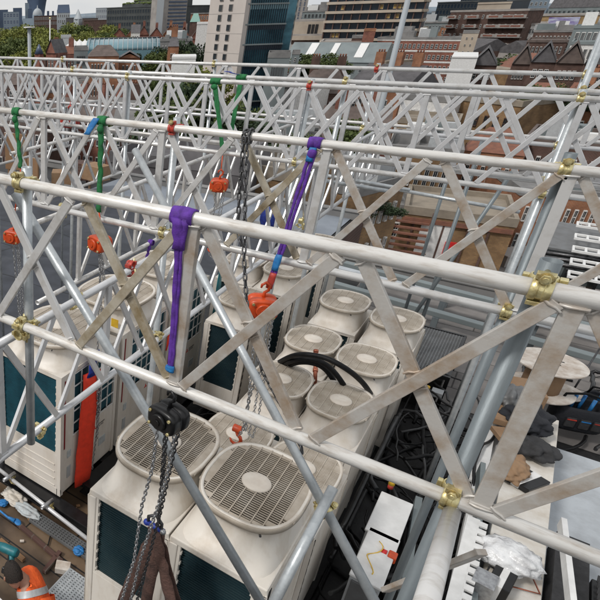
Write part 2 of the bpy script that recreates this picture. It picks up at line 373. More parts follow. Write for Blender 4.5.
for i, (x, y) in enumerate([(-3.95, 3.65), (-4.05, 6.5), (-6.4, 6.5), (-5.3, 7.05), (-8.1, 7.05), (-4.1, 9.0), (-7.0, 9.0), (-10., 9.0)]):
    l = ['left edge of the second truss', 'third truss left of the green slings', 'third truss at its left end', 'fourth truss left of the green slings', 'fourth truss at its left end', 'farthest truss left of centre', 'farthest truss towards the left', 'farthest truss at its left end'][i]
    z = dict(zip(ys, zs))[y]
    standard(x, y+.052, -5.4, z+.06, 'galvanised pole behind the '+l)
    coupler((x, y, z), UX, UZ, 'gold coupler on the chord of the '+l)
# loose tubes and braces ------------------------------------------------
def tubeobj(p, q, label, m='galv', r=TR, name='scaffold_tube', cat='scaffold tube'):
    return tag(obj(name, MB().pipe(p, q, r), m), label, cat)
def vdir(a, b): return (V(b)-V(a)).normalized()
g1a = aY(15, 193, 2.03); g1b = aY(262, 604, 2.12)
tubeobj(g1a, g1b, 'galvanised diagonal brace slanting down from the nearest truss over the left fan')
g2a = aY(135, 150, 3.55); g2m = aY(325, 508, 2.6); g2b = g2a+(g2m-g2a)*1.22
tubeobj(g2a, g2b, 'long galvanised diagonal brace running from the second truss down past the right fan')
g3a = aY(333, 488, 2.62); g3b = aY(270, 610, 2.05)
tubeobj(g3a, g3b, 'short galvanised tube rising beside the near right fan to its coupler', 'galv')
# raker under the nearest truss's right node
rk = aY(452, 512, 1.90); rkb = W(424, 612)*1.62
tubeobj(rk, rkb, 'pale aluminium raker tube dropping from the nearest truss bottom chord at lower right', 'alu', .0242, 'raker_tube')
tag(obj('brace_bar', MB().bar(aY(482, 552, 2.1), aY(385, 590, 2.35), .036, .022), 'alu_worn', bevel=.003), 'short flat brace bar crossing behind the raker tube', 'brace')
coupler(aX(80, 302, -1.86)+V((.0, 0, .0)), (0, 1, 0), vdir(g1b, g1a), 'gold swivel coupler joining the left diagonal brace to the lower truss')
p = g2m; coupler(p, vdir(g2a, g2b), vdir(g3b, g3a), 'gold swivel coupler joining two galvanised tubes beside the near right fan')
coupler(aX(40, 432, -1.86), (0, 1, 0), UZ, 'gold coupler on the lower left truss bottom chord beside the left unit')
coupler(aX(158, 337, -1.86), (0, 1, 0), UZ, 'gold coupler on the lower truss bottom chord in front of the coil grid')
coupler(aX(130, 272, -1.86), (0, 1, 0), UX, 'rusty red coupler where the lower truss passes under the nearest bottom chord', red=True)
coupler(aX(62, 212, -3.08), (0, 1, 0), UX, 'gold coupler at the open end of the left lower truss')
coupler(aY(20, 325, 1.92), UX, (0, 1, 0), 'gold coupler with red collar on the nearest bottom chord at left')
coupler(aX(300, 225, -1.86), (0, 1, 0), UX, 'gold coupler on the lower truss right of the chain')
for i, (q0, q1, yy, l) in enumerate([((300, 171), (410, 190), 9.2, 'galvanised ledger tube behind the purple sling'), ((400, 190), (520, 212), 9.6, 'galvanised ledger tube above the beige roof terrace')]):
    tubeobj(aY(*q0, yy), aY(*q1, yy), l, 'galv')
tubeobj(aY(320, 180, 8.3), aY(388, 191, 8.3), 'short open galvanised tube ending above the pale courtyard', 'galv')
tubeobj((-8, 10.9, -1.62), (2.1, 10.9, -1.62), 'aluminium ledger tube across the far ends of the lower trusses', 'alu')
tubeobj((-12, 8.0, -1.62), (2.0, 8.0, -1.62), 'aluminium ledger tube crossing under the third and fourth trusses', 'alu')
for i, (x, y) in enumerate([(-.95, 10.6), (-.62, 9.6)]):
    standard(x, y, -5.4, -1.5, ['slim dark pole standing beyond the far right fan', 'dark pole standing beside the black mesh cage'][i], 'galv_dark')
tubeobj((-.95, 9.52, -5.0), (-.2, 9.52, -1.8), 'dark raking tube leaning over the black mesh cage', 'galv_dark')
# white tube low down at lower left
la = aZ(-14, 459, -5.1); lb = aZ(104, 552, -5.1)
tubeobj(la, lb, 'white tube lying low in front of the left unit over the brown boards', 'alu_clean')
for i, (px, py) in enumerate([(12, 478), (50, 505)]):
    q = aZ(px, py, -5.1); coupler(q, vdir(la, lb), (0, 1, .1), ['gold coupler on the low white tube, left one', 'gold coupler on the low white tube, right one by the unit corner'][i])
    d = vdir(la, lb); n = V((-d.y, d.x, 0)); tubeobj(q-n*.14+V((0, 0, .05)), q+n*.05+V((0, 0, .05)), ['short tube stub clamped to the low white tube at left', 'short tube stub clamped to the low white tube by the unit corner'][i], 'steel')

# ------------------------------------------------------------------ slings
def wrap(c, axis='x', w=.05, r=.0275, mi=0, n=18):
    m = MB(); a, b = V((0, 1, 0)), V((0, 0, 1)); ax = V((1, 0, 0)); rings = []
    for (x, rr) in ((-w/2, r), (-w/2, r+.006), (-.004, r+.008), (0, r+.004), (.004, r+.008), (w/2, r+.006), (w/2, r)):
        rings.append([V(c)+ax*x+(a*math.cos(2*math.pi*k/n)+b*math.sin(2*math.pi*k/n))*(rr+.0015*math.sin(5*k+x*90)) for k in range(n)])
    return m.loft(rings, mi)
def strap(m, p, q, w, t=.006, mi=0, n=14, wob=.006, side=(1, 0, 0), seed=0, calm=1.):
    rnd = random.Random(seed); p = V(p); q = V(q); side = V(side); nrm = (q-p).normalized().cross(side).normalized(); rings = []
    for i in range(n+1):
        f = i/n; c = p.lerp(q, f)+side*rnd.uniform(-wob, wob)+nrm*rnd.uniform(-wob, wob); ww = w*(1+rnd.uniform(-.18, .18)*calm)
        an = rnd.uniform(-.25, .25)*calm; sd = side*math.cos(an)+nrm*math.sin(an); nr = nrm*math.cos(an)-side*math.sin(an)
        rings.append([c+sd*(ww/2)*a+nr*t*b for a, b in ((-1, -.5), (-.5, -1), (.5, -1), (1, -.5), (1, .5), (.4, 1.1), (-.4, 1.1), (-1, .5))])
    m.loft(rings, mi, True, True)
def sling(name, label, chord, end, mt, w=.045, tagmat='blue', tags=(), twin=False, knot=True, group=None):
    c = V(chord); e = V(end); t = thing(name, label, 'sling', c, group)
    obj('loop', wrap(c, w=w*1.15), mt, t)
    m = MB(); st = c+V((0, -.024, -.02))
    if knot:
        m.ball(st+V((0, -.006, -.035)), (w*.42, .020, .030), 0, 12, 8)
    if twin == 'narrow':
        q = st.lerp(e, .16); strap(m, st+V((-.010, -.008, .02)), q, w*.55, .006, n=4, wob=.002, seed=1); strap(m, st+V((.018, -.004, .02)), q+V((.006, 0, 0)), w*.42, .005, n=4, wob=.002, seed=2); strap(m, q+V((-.006, 0, .03)), e, w*.26, .005, n=14, wob=.002, seed=4); strap(m, q+V((.010, .004, .03)), e+V((.008, 0, .01)), w*.18, .004, n=14, wob=.002, seed=6)
    elif twin:
        strap(m, st+V((-.010, 0, -.02)), e+V((-.008, 0, 0)), w*.30, .005, n=16, wob=.003, seed=1); strap(m, st+V((.014, 0, -.02)), e+V((.008, 0, 0)), w*.30, .005, n=16, wob=.003, seed=2)
    else: strap(m, st, e, w*.62, .008, n=18, seed=3)
    obj('strap', m, mt, t)
    for (f0, f1, mm) in tags:
        m = MB(); strap(m, st.lerp(e, f0)+V((0, -.004, 0)), st.lerp(e, f1)+V((0, -.004, 0)), w*(.45 if knot == False else .6), .009, n=4, wob=.001); obj('sleeve', m, mm, t)
    return t
def hoist(name, label, top, body, chain_to, mats=('orange_hoist', 'black'), size=1., chain_mat='steel', chains=2, ang=0., group='orange chain hoists hanging under the trusses'):
    """lever / hand chain block: housing of two side plates, hand wheel cover, top and bottom hooks"""
    top = V(top); b = V(body); t = thing(name, label, 'chain hoist', b, group)
    R = Matrix.Rotation(ang, 3, 'Z'); s = size
    def L(x, y, z): return b+R@V((x*s, y*s, z*s))
    # housing : rounded block profile extruded along local y
    prof = []
    for k in range(20):
        a = 2*math.pi*k/20; cx = math.cos(a); sz = math.sin(a)
        prof.append((math.copysign(abs(cx)**.55, cx)*.082, math.copysign(abs(sz)**.6, sz)*.060))
    rings = []
    for (y, k) in ((-.062, .80), (-.056, .97), (-.045, 1), (-.012, 1.0), (-.010, .93), (.010, .93), (.012, 1.0), (.045, 1), (.056, .95), (.062, .80)):
        rings.append([L(x*k, y, z*k) for x, z in prof])
    obj('housing', MB().loft(rings, 0, True, True), mats[0], t)
    m = MB(); m.tube(L(0, -.062, 0), L(0, -.080, 0), .044*s, 20, 0, .038*s); m.tube(L(0, -.080, 0), L(0, -.086, 0), .016*s, 12)
    obj('brake_cover', m, mats[0], t)
    for (x, z) in ((-.058, .036), (.058, .036), (.058, -.036), (-.058, -.036)):
        obj('bolt', MB().tube(L(x, -.062, z), L(x, -.072, z), .008*s, 8), 'gold', t)
    m = MB(); m.path([L(0, 0, .05), L(0, 0, .085), L(.018, 0, .10), L(.022, 0, .125), L(0, 0, .145), L(-.020, 0, .13), L(-.022, 0, .112)], [.011*s, .009*s, .009*s, .009*s, .009*s, .008*s, .005*s], 8)
    obj('top_hook', m, mats[0], t)
    obj('hanger', MB().path([L(0, 0, .140), top], .006, 8), mats[0] if mats[0] != 'black' else 'steel_dark', t)
    m = chain_mb(catenary(L(-.02, .01, -.055), V(chain_to), .0, 6), .026*1.1, .0036, .0115)
    obj('load_chain', m, chain_mat, t)
    if chains > 1:
        e = V(chain_to); m = chain_mb([L(.045, -.03, -.05), e+V((.035, -.02, .25)), e+V((.03, -.02, .02)), e+V((.06, -.02, .0)), e+V((.07, -.02, .2)), L(.062, -.03, -.05)], .024, .0028, .0095)
        obj('hand_chain', m, chain_mat, t)
    return t
def hook(name, label, c, mt='orange_hoist', s=1.):
    c = V(c); t = thing(name, label, 'hook', c)
    m = MB(); m.tube(c+V((-.022*s, 0, .05*s)), c+V((.022*s, 0, .05*s)), .022*s, 12); obj('swivel_block', m, mt, t, bevel=.002)
    m = MB(); pts = [c+V((0, 0, .03*s))]+[c+V((.03*s*math.sin(a), 0, -.02*s+.034*s*math.cos(a))) for a in [0.3, .9, 1.5, 2.1, 2.7, 3.3, 3.9, 4.5]]
    m.path(pts, [.010*s]*5+[.009*s]*2+[.007*s, .004*s], 8); obj('hook', m, mt, t); return t

T2z = -.672
# purple sling on nearest truss
c0 = aY(184, 216, 1.92); c0.z = -.66; e0 = aY(170, 372, 1.90)
sling('lifting_sling', 'wide purple sling looped over the nearest top chord, hanging to the bottom chord', c0, e0, 'purple', .075, tags=((.95, .99, 'blue'),), twin='narrow', knot=False)
# green slings on the second truss
ga = aY(17, 112, 3.65); ga.z = T2z; gae = aY(21, 168, 3.60)
sling('lifting_sling', 'green sling knotted on the second truss at the far left', ga, gae, 'green', .062)
gb = aY(103, 121, 3.65); gb.z = T2z; gbe = aY(99, 212, 3.60)
t = sling('lifting_sling', 'green sling with a blue tag flap knotted on the second truss', gb, gbe, 'green', .066)
m = MB(); strap(m, gb+V((-.035, -.035, .02)), gb+V((-.10, -.06, -.10)), .05, .003, n=5, wob=.002); obj('tag_flap', m, 'blue', t)
gc = aY(216, 82, 6.5); gc.z = -.655; gce = aY(223, 152, 6.4)
sling('lifting_sling', 'green sling on the third truss left of the white tower', gc, gce, 'green', .10, twin=True)
gd = aY(242, 76.5, 7.05); gd.z = -.655; gde = aY(228, 148, 6.75)
t = sling('lifting_sling', 'green sling on the fourth truss with a dark blue tail', gd, gde, 'green', .10, twin=True)
m = MB(); strap(m, gd+V((-.04, -.03, .03)), gd+V((-.18, -.05, .06)), .04, .004, n=5); obj('tag_flap', m, 'blue_dark', t)
# purple sling on the second truss with the big orange hoist
pa = aY(315, 146, 3.65); pa.z = T2z; pe = aZ(266, 293, -1.92); 
pe = V((pa.x-.10, 3.60, -1.72)); pe = aY(269, 288, 3.55)
sling('lifting_sling', 'purple sling with blue and red sleeves hanging from the second truss', pa, pe, 'purple', .062, tags=((.0, .09, 'blue'), (.74, .86, 'blue'), (.88, 1.0, 'red_paint')), twin=True)
hb = aY(262, 306, 3.52)
hoist('chain_hoist', 'large orange chain hoist below the purple sling, in front of the far fans', pe, hb, hb+V((.04, .05, -1.05)), size=1.15, ang=.5)
# purple small loop on lower truss
t = sling('lifting_sling', 'small purple loop hanging from the lower left truss', aX(152, 242, -3.06)+V((0, -.02, 0)), aX(148, 258, -3.04)+V((0, -.05, -.02)), 'purple', .05)
# orange hoist at left (100,243)
hb = aY(100, 243, 3.55); hoist('chain_hoist', 'orange chain hoist below the blue tagged green sling', gbe, hb, V((hb.x, hb.y+.1, -2.45)), size=1.05, ang=-.3)
hb = aY(14, 236, 3.55); hoist('chain_hoist', 'orange chain hoist below the far left green sling', gae, hb, V((hb.x, hb.y+.05, -2.6)), size=1.0, ang=.2)
hb = aY(219, 185, 6.3); hoist('chain_hoist', 'small orange chain hoist below the farther green slings', gce, hb, V((hb.x, hb.y, -2.6)), size=1.2, ang=.3)
hb = aY(211, 246, 6.2); hook('load_hook', 'small red hook at the end of the farther hoist chain', hb, s=1.3)
hb = aY(70, 121, 7.9); hoist('chain_hoist', 'distant red chain hoist seen through the left truss webs', hb+V((0, 0, .3)), hb, hb+V((0, 0, -.8)), size=1.7, mats=('red_paint', 'black'))
tag(obj('waste_bag', MB().ball(aY(270, 219, 7.3), (.13, .06, .16), 0, 10, 7), 'blue_dark'), 'small blue bag hanging behind the crossed diagonals', 'bag')
# black chain block under nearest truss
bb = aY(170, 407, 1.90); bb.z = -1.545
hoist('chain_hoist', 'black chain hoist with gold bolts hanging under the nearest bottom chord', V((bb.x, 1.92, -1.43)), bb, aY(158, 530, 2.12), mats=('black', 'black'), size=.92, ang=-.25, chains=0, chain_mat='steel_dark', group=None)
bh = [o for o in C.objects if o.get('label', '').startswith('black chain hoist')][0]
for i, (pts, mt) in enumerate([([(158, 425), (152, 470), (142, 505), (134, 560), (118, 612)], 'steel'), ([(176, 427), (168, 470), (160, 500), (140, 560), (128, 612)], 'steel'), ([(180, 425), (170, 470), (161, 510), (148, 560), (134, 612)], 'steel_dark'), ([(167, 428), (163, 480), (158, 520)], 'steel_dark')]):
    obj('hand_chain', chain_mb([aY(px, py, 1.93+.03*i+.12*(py-425)/180) for px, py in pts], .026, .0034, .0105), mt, bh)
# big dark chain slung over the second truss
ch = thing('lifting_chain', 'long dark chain looped over the second truss, trailing down along the galvanised brace', 'chain', aY(247, 131, 3.65))
c1 = aY(247, 131, 3.65); c1.z = T2z
obj('chain_loop', chain_mb([c1+V((0, .034*math.cos(a), .034*math.sin(a))) for a in [k*math.pi/6 for k in range(13)]]+[c1+V((.03, .034*math.cos(a), .034*math.sin(a))) for a in [k*math.pi/6 for k in range(13)]], .045, .006, .017), 'steel_dark', ch)
obj('chain_fall', chain_mb([aY(247, 137, 3.60), aY(245, 200, 3.45), aY(244, 260, 3.3), aY(247, 310, 3.15), aY(262, 370, 2.98), aY(285, 412, 2.86), aY(301, 446, 2.76), aY(303, 458, 2.74)], .042, .0052, .015), 'steel_dark', ch)
obj('chain_fall', chain_mb([aY(244, 137, 3.58), aY(239, 200, 3.52), aY(238, 232, 3.5), aY(243, 250, 3.46)], .042, .0052, .015), 'steel_dark', ch)
obj('chain_fall', chain_mb([aY(258, 372, 3.02), aY(250, 395, 3.1), aY(243, 430, 3.2), aY(238, 436, 3.25)], .036, .0036, .012), 'steel', ch)
hook('load_hook', 'red and grey hook resting over the fan behind the near pair', aY(236, 436, 3.3), s=1.25)
# ------------------------------------------------------------------ condenser units
def fan_outline(R, cx, n=48, cy=None):
    out = []
    for k in range(n):
        a = 2*math.pi*k/n; x = R*math.cos(a); y = R*math.sin(a)
        r = R*1.0; x = max(-cx, min(cx, x*1.0)); 
        if cy: y = max(-cy, min(cy, y))
        out.append((x, y))
    return out
def smooth_outline(pts, it=2):
    for _ in range(it): pts = [((pts[i-1][0]+2*pts[i][0]+pts[(i+1) % len(pts)][0])/4, (pts[i-1][1]+2*pts[i][1]+pts[(i+1) % len(pts)][1])/4) for i in range(len(pts))]
    return pts
def inside(poly, x, y):
    c = False; n = len(poly)
    for i in range(n):
        x1, y1 = poly[i]; x2, y2 = poly[(i+1) % n]
        if (y1 > y) != (y2 > y) and x < (x2-x1)*(y-y1)/(y2-y1)+x1: c = not c
    return c
def span(poly, y, axis=0):
    xs = []; n = len(poly)
    for i in range(n):
        a = poly[i]; b = poly[(i+1) % n]
        ya, yb = a[1-axis], b[1-axis]
        if (ya > y) != (yb > y): xs.append((b[axis]-a[axis])*(y-ya)/(yb-ya)+a[axis])
    return (min(xs), max(xs)) if len(xs) >= 2 else None
def make_unit(label, w, d, h, R, clip, hub=.10, front='coil', side='plain', collar=.27, slat=.019, ribs=8, dirty=False, group=None, hc=None, low=.62, inner='dark', gr='grille', fill=.15):
    t = local(thing('condenser_unit', label, 'condenser unit', (0, 0, 0), group)); body = 'beige_dirty' if dirty else 'beige'
    hw, hd = w/2, d/2
    m = MB(); pw = .055
    m.bb((-hw, -hd, 0), (hw, -hd+.02, .10)); m.bb((-hw+.02, -hd+.03, 0), (hw-.02, hd, .08))
    m.bb((-hw, -hd, h-.05), (hw, hd, h))              # roof pan
    for (sx, sy) in ((-1, -1), (1, -1), (-1, 1), (1, 1)):
        m.bb((sx*hw, sy*hd, 0), (sx*(hw-pw), sy*(hd-pw), h-.05))
    m.bb((-hw+.002, hd-.02, .1), (hw-.002, hd-.004, h-.05))
    m.bb((-hw+.002, -hd+pw, .08), (-hw+.02, hd-pw, h-.05))
    obj('cabinet', m, body, t, bevel=.008)
    # front coil, panel and frame
    f0 = low*h if front == 'coil' else h
    f0 = h-low
    m = MB(); m.bb((-hw+pw, -hd+.035, .10), (hw-pw, -hd+.05, h-.05)); obj('coil', m, 'coil_teal' if side == 'grid' else 'coil', t)
    m = MB(); n = int((h-.05-f0)/.021)
    for k in range(n): z = f0+.006+k*.021; m.bb((-hw+pw, -hd+.026, z), (hw-pw, -hd+.0345, z+.004))
    obj('coil_fins', m, 'coil_teal' if side == 'grid' else 'coil2', t)
    m = MB(); m.bb((-hw+pw+.002, -hd+.004, .10), (hw-pw-.002, -hd+.027, f0)); 
    for k in range(4 if side == 'grid' else 0): m.bb((-hw+pw+.03, -hd-.004, f0*.2+k*f0*.18), (hw-pw-.03, -hd+.004, f0*.2+k*f0*.18+.02))
    obj('lower_panel', m, body, t, bevel=.004)
    m = MB()
    for x in (-hw+pw+.012, hw-pw-.012): m.bb((x-.009, -hd+.004, f0), (x+.009, -hd+.026, h-.05))
    nb = int((h-.05-f0)/.09)
    for k in range(nb): z = f0+.045+k*.09; m.bb((hw-pw-.030, -hd+.006, z-.012), (hw-pw-.021, -hd+.024, z+.012)); m.bb((-hw+pw+.021, -hd+.006, z-.012), (-hw+pw+.030, -hd+.024, z+.012))
    m.bb((-hw+pw+.021, -hd+.004, f0), (hw-pw-.021, -hd+.026, f0+.018))
    obj('coil_frame', m, body, t)
    # +x side
    if side == 'grid':
        y0, y1 = -hd+.24, hd-.06; z0, z1 = h*.46, h-.07
        m = MB(); m.bb((hw-.006, -hd+pw, .03), (hw-.022, y0, h-.05)); m.bb((hw-.005, y0+.002, .05), (hw-.022, hd-pw-.002, z0)); 
        obj('side_panel', m, body, t, bevel=.003)
        m = MB(); m.bb((hw-.045, y0+.002, z0+.002), (hw-.035, hd-pw-.002, h-.06)); obj('side_coil', m, 'coil_teal', t)
        m = MB()
        for k in range(7): y = y0+(y1-y0)*k/6; m.bb((hw-.012, y-.006, z0), (hw-.002, y+.006, z1))
        for k in range(6): z = z0+(z1-z0)*k/5; m.bb((hw-.0125, y0, z-.006), (hw-.0025, y1, z+.006))
        obj('coil_guard', m, 'frame_white', t)
        m = MB(); m.bb((hw-.004, -hd+.065, h*.40), (hw+.001, -hd+.085, h-.08)); obj('red_stripe', m, 'red_dark', t)
        lg = logo(); lg.rotation_euler = (math.radians(90), 0, math.radians(90)); lg.parent = t; lg.location = (hw-.003, .12, h*.36)
        obj('paper_label', MB().bb((hw-.004, -hd+.13, h*.30), (hw+.0015, -hd+.20, h*.36)), 'paper', t); obj('paper_label', MB().bb((hw-.004, .22, h*.16), (hw+.0015, .36, h*.23)), 'paper', t)
        m = MB(); m.bb((hw-.004, -hd+.13, h*.12), (hw+.0012, -hd+.20, h*.22)); obj('rating_plate', m, 'cabinet_grey', t)
    else:
        m = MB(); m.bb((hw-.005, -hd+pw, .08), (hw-.02, hd-pw, h-.05)); obj('side_panel', m, body, t, bevel=.003)
        m = MB(); m.bb((hw-.004, -hd+pw+.030, .16), (hw+.001, -hd+pw+.034, h-.1))
        for k in range(int(h/.12)-1): z = .16+k*.12; m.bb((hw-.004, -hd+pw+.02, z), (hw+.0015, -hd+pw+.045, z+.07)); 
        obj('louvre_slots', m, 'dark', t)
    # collar
    rim = [(math.copysign(abs(math.cos(a))**.76, math.cos(a))*clip, math.copysign(abs(math.sin(a))**.76, math.sin(a))*R) for a in [2*math.pi*k/64 for k in range(64)]]; N = len(rim)
    base = []
    for k in range(N):
        a = 2*math.pi*k/N; c, s = math.cos(a), math.sin(a); q = (abs(c)**5+abs(s)**5)**(-.2)
        base.append((c*q*(hw-.012), s*q*(hd-.012)))
    rings = []
    for (tz, fb, sc) in ((0, 1, 1), (.02, .97, 1), (.12, .62, .95), (.25, .30, .94), (.42, .10, .935), (.6, 0, .935), (.84, 0, .94), (.86, 0, 1.0), (.97, 0, 1.0), (1, 0, .985), (1, 0, .93), (.9, 0, .915), (.1, 0, .88)):
        rings.append([V((rim[k][0]*sc*(1-fb)+base[k][0]*fb, rim[k][1]*sc*(1-fb)+base[k][1]*fb, h+tz*collar)) for k in range(N)])
    obj('fan_collar', MB().loft(rings), body, t)
    for k in (5, 21, 37, 53):
        x, y = rim[k]; obj('screw', MB().tube((x*.96, y*.96, h+collar*.80), (x*1.008, y*1.008, h+collar*.80), .007, 8), 'steel_dark', t)
    # fan below grille
    m = MB(); m.tube((0, 0, h-.02), (0, 0, h+collar*.55), .07, 16)
    for k in range(4):
        a = k*math.pi/2+.4; rr = min(clip, R)*.86
        pts = [(rr*f*math.cos(a+da), rr*f*math.sin(a+da), h+.09+dz) for f, da, dz in ((.2, -.45, 0), (1, -.35, -.01), (1, .3, .07), (.2, .4, .05))]
        m.add(pts+[(x, y, z+.006) for x, y, z in pts], [(0, 1, 2, 3), (7, 6, 5, 4), (0, 4, 5, 1), (1, 5, 6, 2), (2, 6, 7, 3), (3, 7, 4, 0)])
    obj('fan', m, 'dark', t)
    obj('fan_well_shade', MB().loft([[V((x*s_, y*s_, z_)) for x, y in rim] for s_, z_ in ((.905, h+collar*.88), (.87, h+.06), (.2, h+.05))]), 'dark', t)  # dark liner: the shade inside the collar is put in as colour
    # grille
    gz = h+collar-.006; gi = [(x*.945, y*.945) for x, y in rim]; m = MB()
    inn = [(x*.86, y*.86) for x, y in rim]; st_ = clip*2/ribs/1.02
    for k in range(-ribs, ribs+1):
        xc = (k+1)*st_; o1 = span(gi, xc, 1); i1 = span(inn, xc, 1)
        if not o1 or abs(xc) > clip*.93: continue
        for (ya, yb) in ([(o1[0]*.97, i1[0]), (i1[1], o1[1]*.97)] if i1 else [(o1[0]*.97, o1[1]*.97)]): m.bb((xc-st_/2+.002, ya, gz-.009), (xc+st_/2-.002, yb, gz+.001))
    n = int(2*R/slat)
    for k in range(-n, n+1):
        y = k*slat; sp = span(gi, y)
        if not sp: continue
        m.bb((sp[0], y-slat*fill, gz-.006), (sp[1], y+slat*fill, gz))
    # ribs
    for k in range(-ribs, ribs+1):
        x = (k+.5)*clip*2/ribs/1.02; sp = span(gi, x, 1)
        if sp: m.bb((x-.0035, sp[0], gz-.008), (x+.0035, sp[1], gz+.0045))
    ann = [[V((x*s, y*s, z)) for x, y in rim] for s, z in ((.955, gz-.008), (.955, gz+.003), (.86, gz+.003), (.86, gz-.008))]; 
    obj('fan_grille', m, gr, t)
    m = MB().loft([[V((x*s, y*s, z)) for x, y in rim] for s, z in ((.965, gz-.005), (.99, gz+.008), (1.01, gz+.004), (1.01, gz-.03), (.985, gz-.03))]); obj('grille_rim', m, gr, t)
    m = MB().loft([[V((hub*r*math.cos(2*math.pi*k/28), hub*r*math.sin(2*math.pi*k/28), gz+z)) for k in range(28)] for r, z in ((1, -.006), (1, .007), (.9, .014), (.45, .017))], 0, True, True); obj('hub_cap', m, 'hub', t)
    return t
_n = MT['coil'].copy(); MT['coil2'] = _n
mat('coil_teal', (.010, .075, .105), .5, .1, (.006, .045, .065), 5, .5)
mat('coil2', (.030, .058, .066), .45, .3, (.010, .035, .045), 5, .5)
mat('red_dark', (.22, .015, .02), .5)
mat('logo_red', (.60, .02, .02), .5)
def logo():
    m = MB(); s = .022
    for a in (90, 210, 330):
        d = V((math.cos(math.radians(a)), math.sin(math.radians(a)), 0)); n = V((-d.y, d.x, 0)); o = V((0, 0, 0))
        q = [o, o+d*s*.87+n*s*.5, o+d*s*1.74, o+d*s*.87-n*s*.5]
        m.add([p+V((0, 0, .001)) for p in q]+[p+V((0, 0, -.002)) for p in q], [(0, 1, 2, 3), (7, 6, 5, 4), (0, 4, 5, 1), (1, 5, 6, 2), (2, 6, 7, 3), (3, 7, 4, 0)], 0)
    for body, y in (('MITSUBISHI', .006), ('ELECTRIC', -.026)):
        tm = text_mb(body, .03, .001); m.add([(v[0]+.06, v[1]+y, v[2]) for v in tm.v], tm.f, 1)
    return obj('logo', m, ['logo_red', 'cabinet_dark'])

# near pair (fan plane z=-2.6), hanging in the lift
NH = 1.50
near = make_unit('near condenser unit on the left of the close pair, chains hanging in front', .60, .98, NH, .385, .298, .088, low=.78, collar=.27, dirty=True, slat=.0185, ribs=9)
near.location = (-1.345, 2.96, -2.6-.27-NH)
near2 = dup(near, (-.735, 2.96, -2.6-.27-NH), label='near condenser unit on the right of the close pair, largest fan in view')
# far units
FH = 1.42
far = make_unit('far unit', .60, .96, FH, .37, .298, .105, low=1.0, collar=.26, slat=.019, ribs=7, dirty=False, fill=.32)
zf = -3.6-.26-FH
spots = [(-1.41, 4.62, 'condenser unit just behind the near left one, a red hook over its fan'), (-.78, 4.55, 'condenser unit mostly hidden behind the near right fan'),
         (-1.43, 5.85, 'far condenser unit in the first row, left fan under the chain'), (-.82, 5.83, 'far condenser unit in the first row, right fan under the stained diagonal'),
         (-1.45, 6.98, 'far condenser unit in the middle row at left, black hoses over its fan'), (-.83, 6.88, 'far condenser unit in the middle row at right'),
         (-1.46, 8.38, 'far condenser unit in the last row at left, fan fully visible'), (-.79, 8.22, 'far condenser unit in the last row at right, by the truss diagonal')]
for i, (x, y, l) in enumerate(spots):
    o = far if i == 0 else dup(far); o.location = (x, y, zf); o['label'] = l
for (x, y, l) in [(-2.42, 8.75, 'far condenser unit behind the large orange hoist, fan below the purple sling'), (-3.04, 8.8, 'far condenser unit left of the purple sling'),
                  (-2.50, 7.35, 'condenser unit in the gap left of the dark chain'), (-2.42, 10.3, 'farthest condenser unit partly behind the second truss bottom chord')]:
    dup(far, (x, y, zf+.12), label=l)
# left row with big fans and grid sides
LH = 1.70
left = make_unit('big left condenser unit nearest the worker, red sling at its side', .96, 1.13, LH, .50, .455, .115, front='coil', side='grid', collar=.26, slat=.024, ribs=9, low=1.1, fill=.30)
zl = -3.15-.26-LH
left.location = (-3.60, 4.62, zl)
for kk, (y, l) in enumerate([(5.82, 'second big unit of the left row, yellow sticker on its collar'), (7.02, 'third big unit of the left row, next to the teal strap')]):
    o = dup(left, (-3.60, y, zl), label=l)
    if kk == 0: obj('sticker', MB().bb((.0, 0, 0), (.10, .004, .11)), 'yellow', o, loc=(.26, -.50, LH+.03))
# red sling hanging beside left unit, teal strap
m = MB(); a = aX(92, 372, -3.05); b = aX(82, 484, -3.05); strap(m, a, b, .24, .010, n=10, side=(.25, .97, 0), wob=.004, seed=5, calm=.25); rs = thing('webbing_sling', 'bright red flat sling with blue top hanging against the left unit', 'sling', a)
obj('strap', m, 'red_sling', rs); m = MB(); strap(m, aX(96, 352, -3.05), aX(91, 376, -3.05), .13, .015, n=4, side=(0, 1, 0)); obj('sleeve', m, 'blue_dark', rs)
tag(obj('load_chain', chain_mb([aX(101, 250, -3.0), aX(98, 330, -3.0), aX(97, 430, -3.02), aX(92, 470, -3.02)], .036, .0045, .013), 'steel'), 'bright chain hanging beside the red sling over the coil grid', 'chain')
tag(obj('load_chain', chain_mb([aX(106, 300, -3.0), aX(102, 365, -3.0), aX(97, 440, -3.0)], .036, .0045, .013), 'steel'), 'second chain fall hanging just right of the one by the red sling', 'chain')
m = MB(); strap(m, aX(222, 262, -3.0), aX(206, 378, -2.9), .13, .01, n=10, side=(0, 1, 0)); tag(obj('webbing_sling', m, 'teal_tool'), 'teal strap hanging at the end of the left row of units', 'sling')
m = MB(); strap(m, aX(176, 300, -3.04), aX(166, 350, -3.04), .04, .008, n=8, side=(0, 1, 0)); tag(obj('webbing_sling', m, 'red_sling'), 'thin red strap between two units of the left row', 'sling')
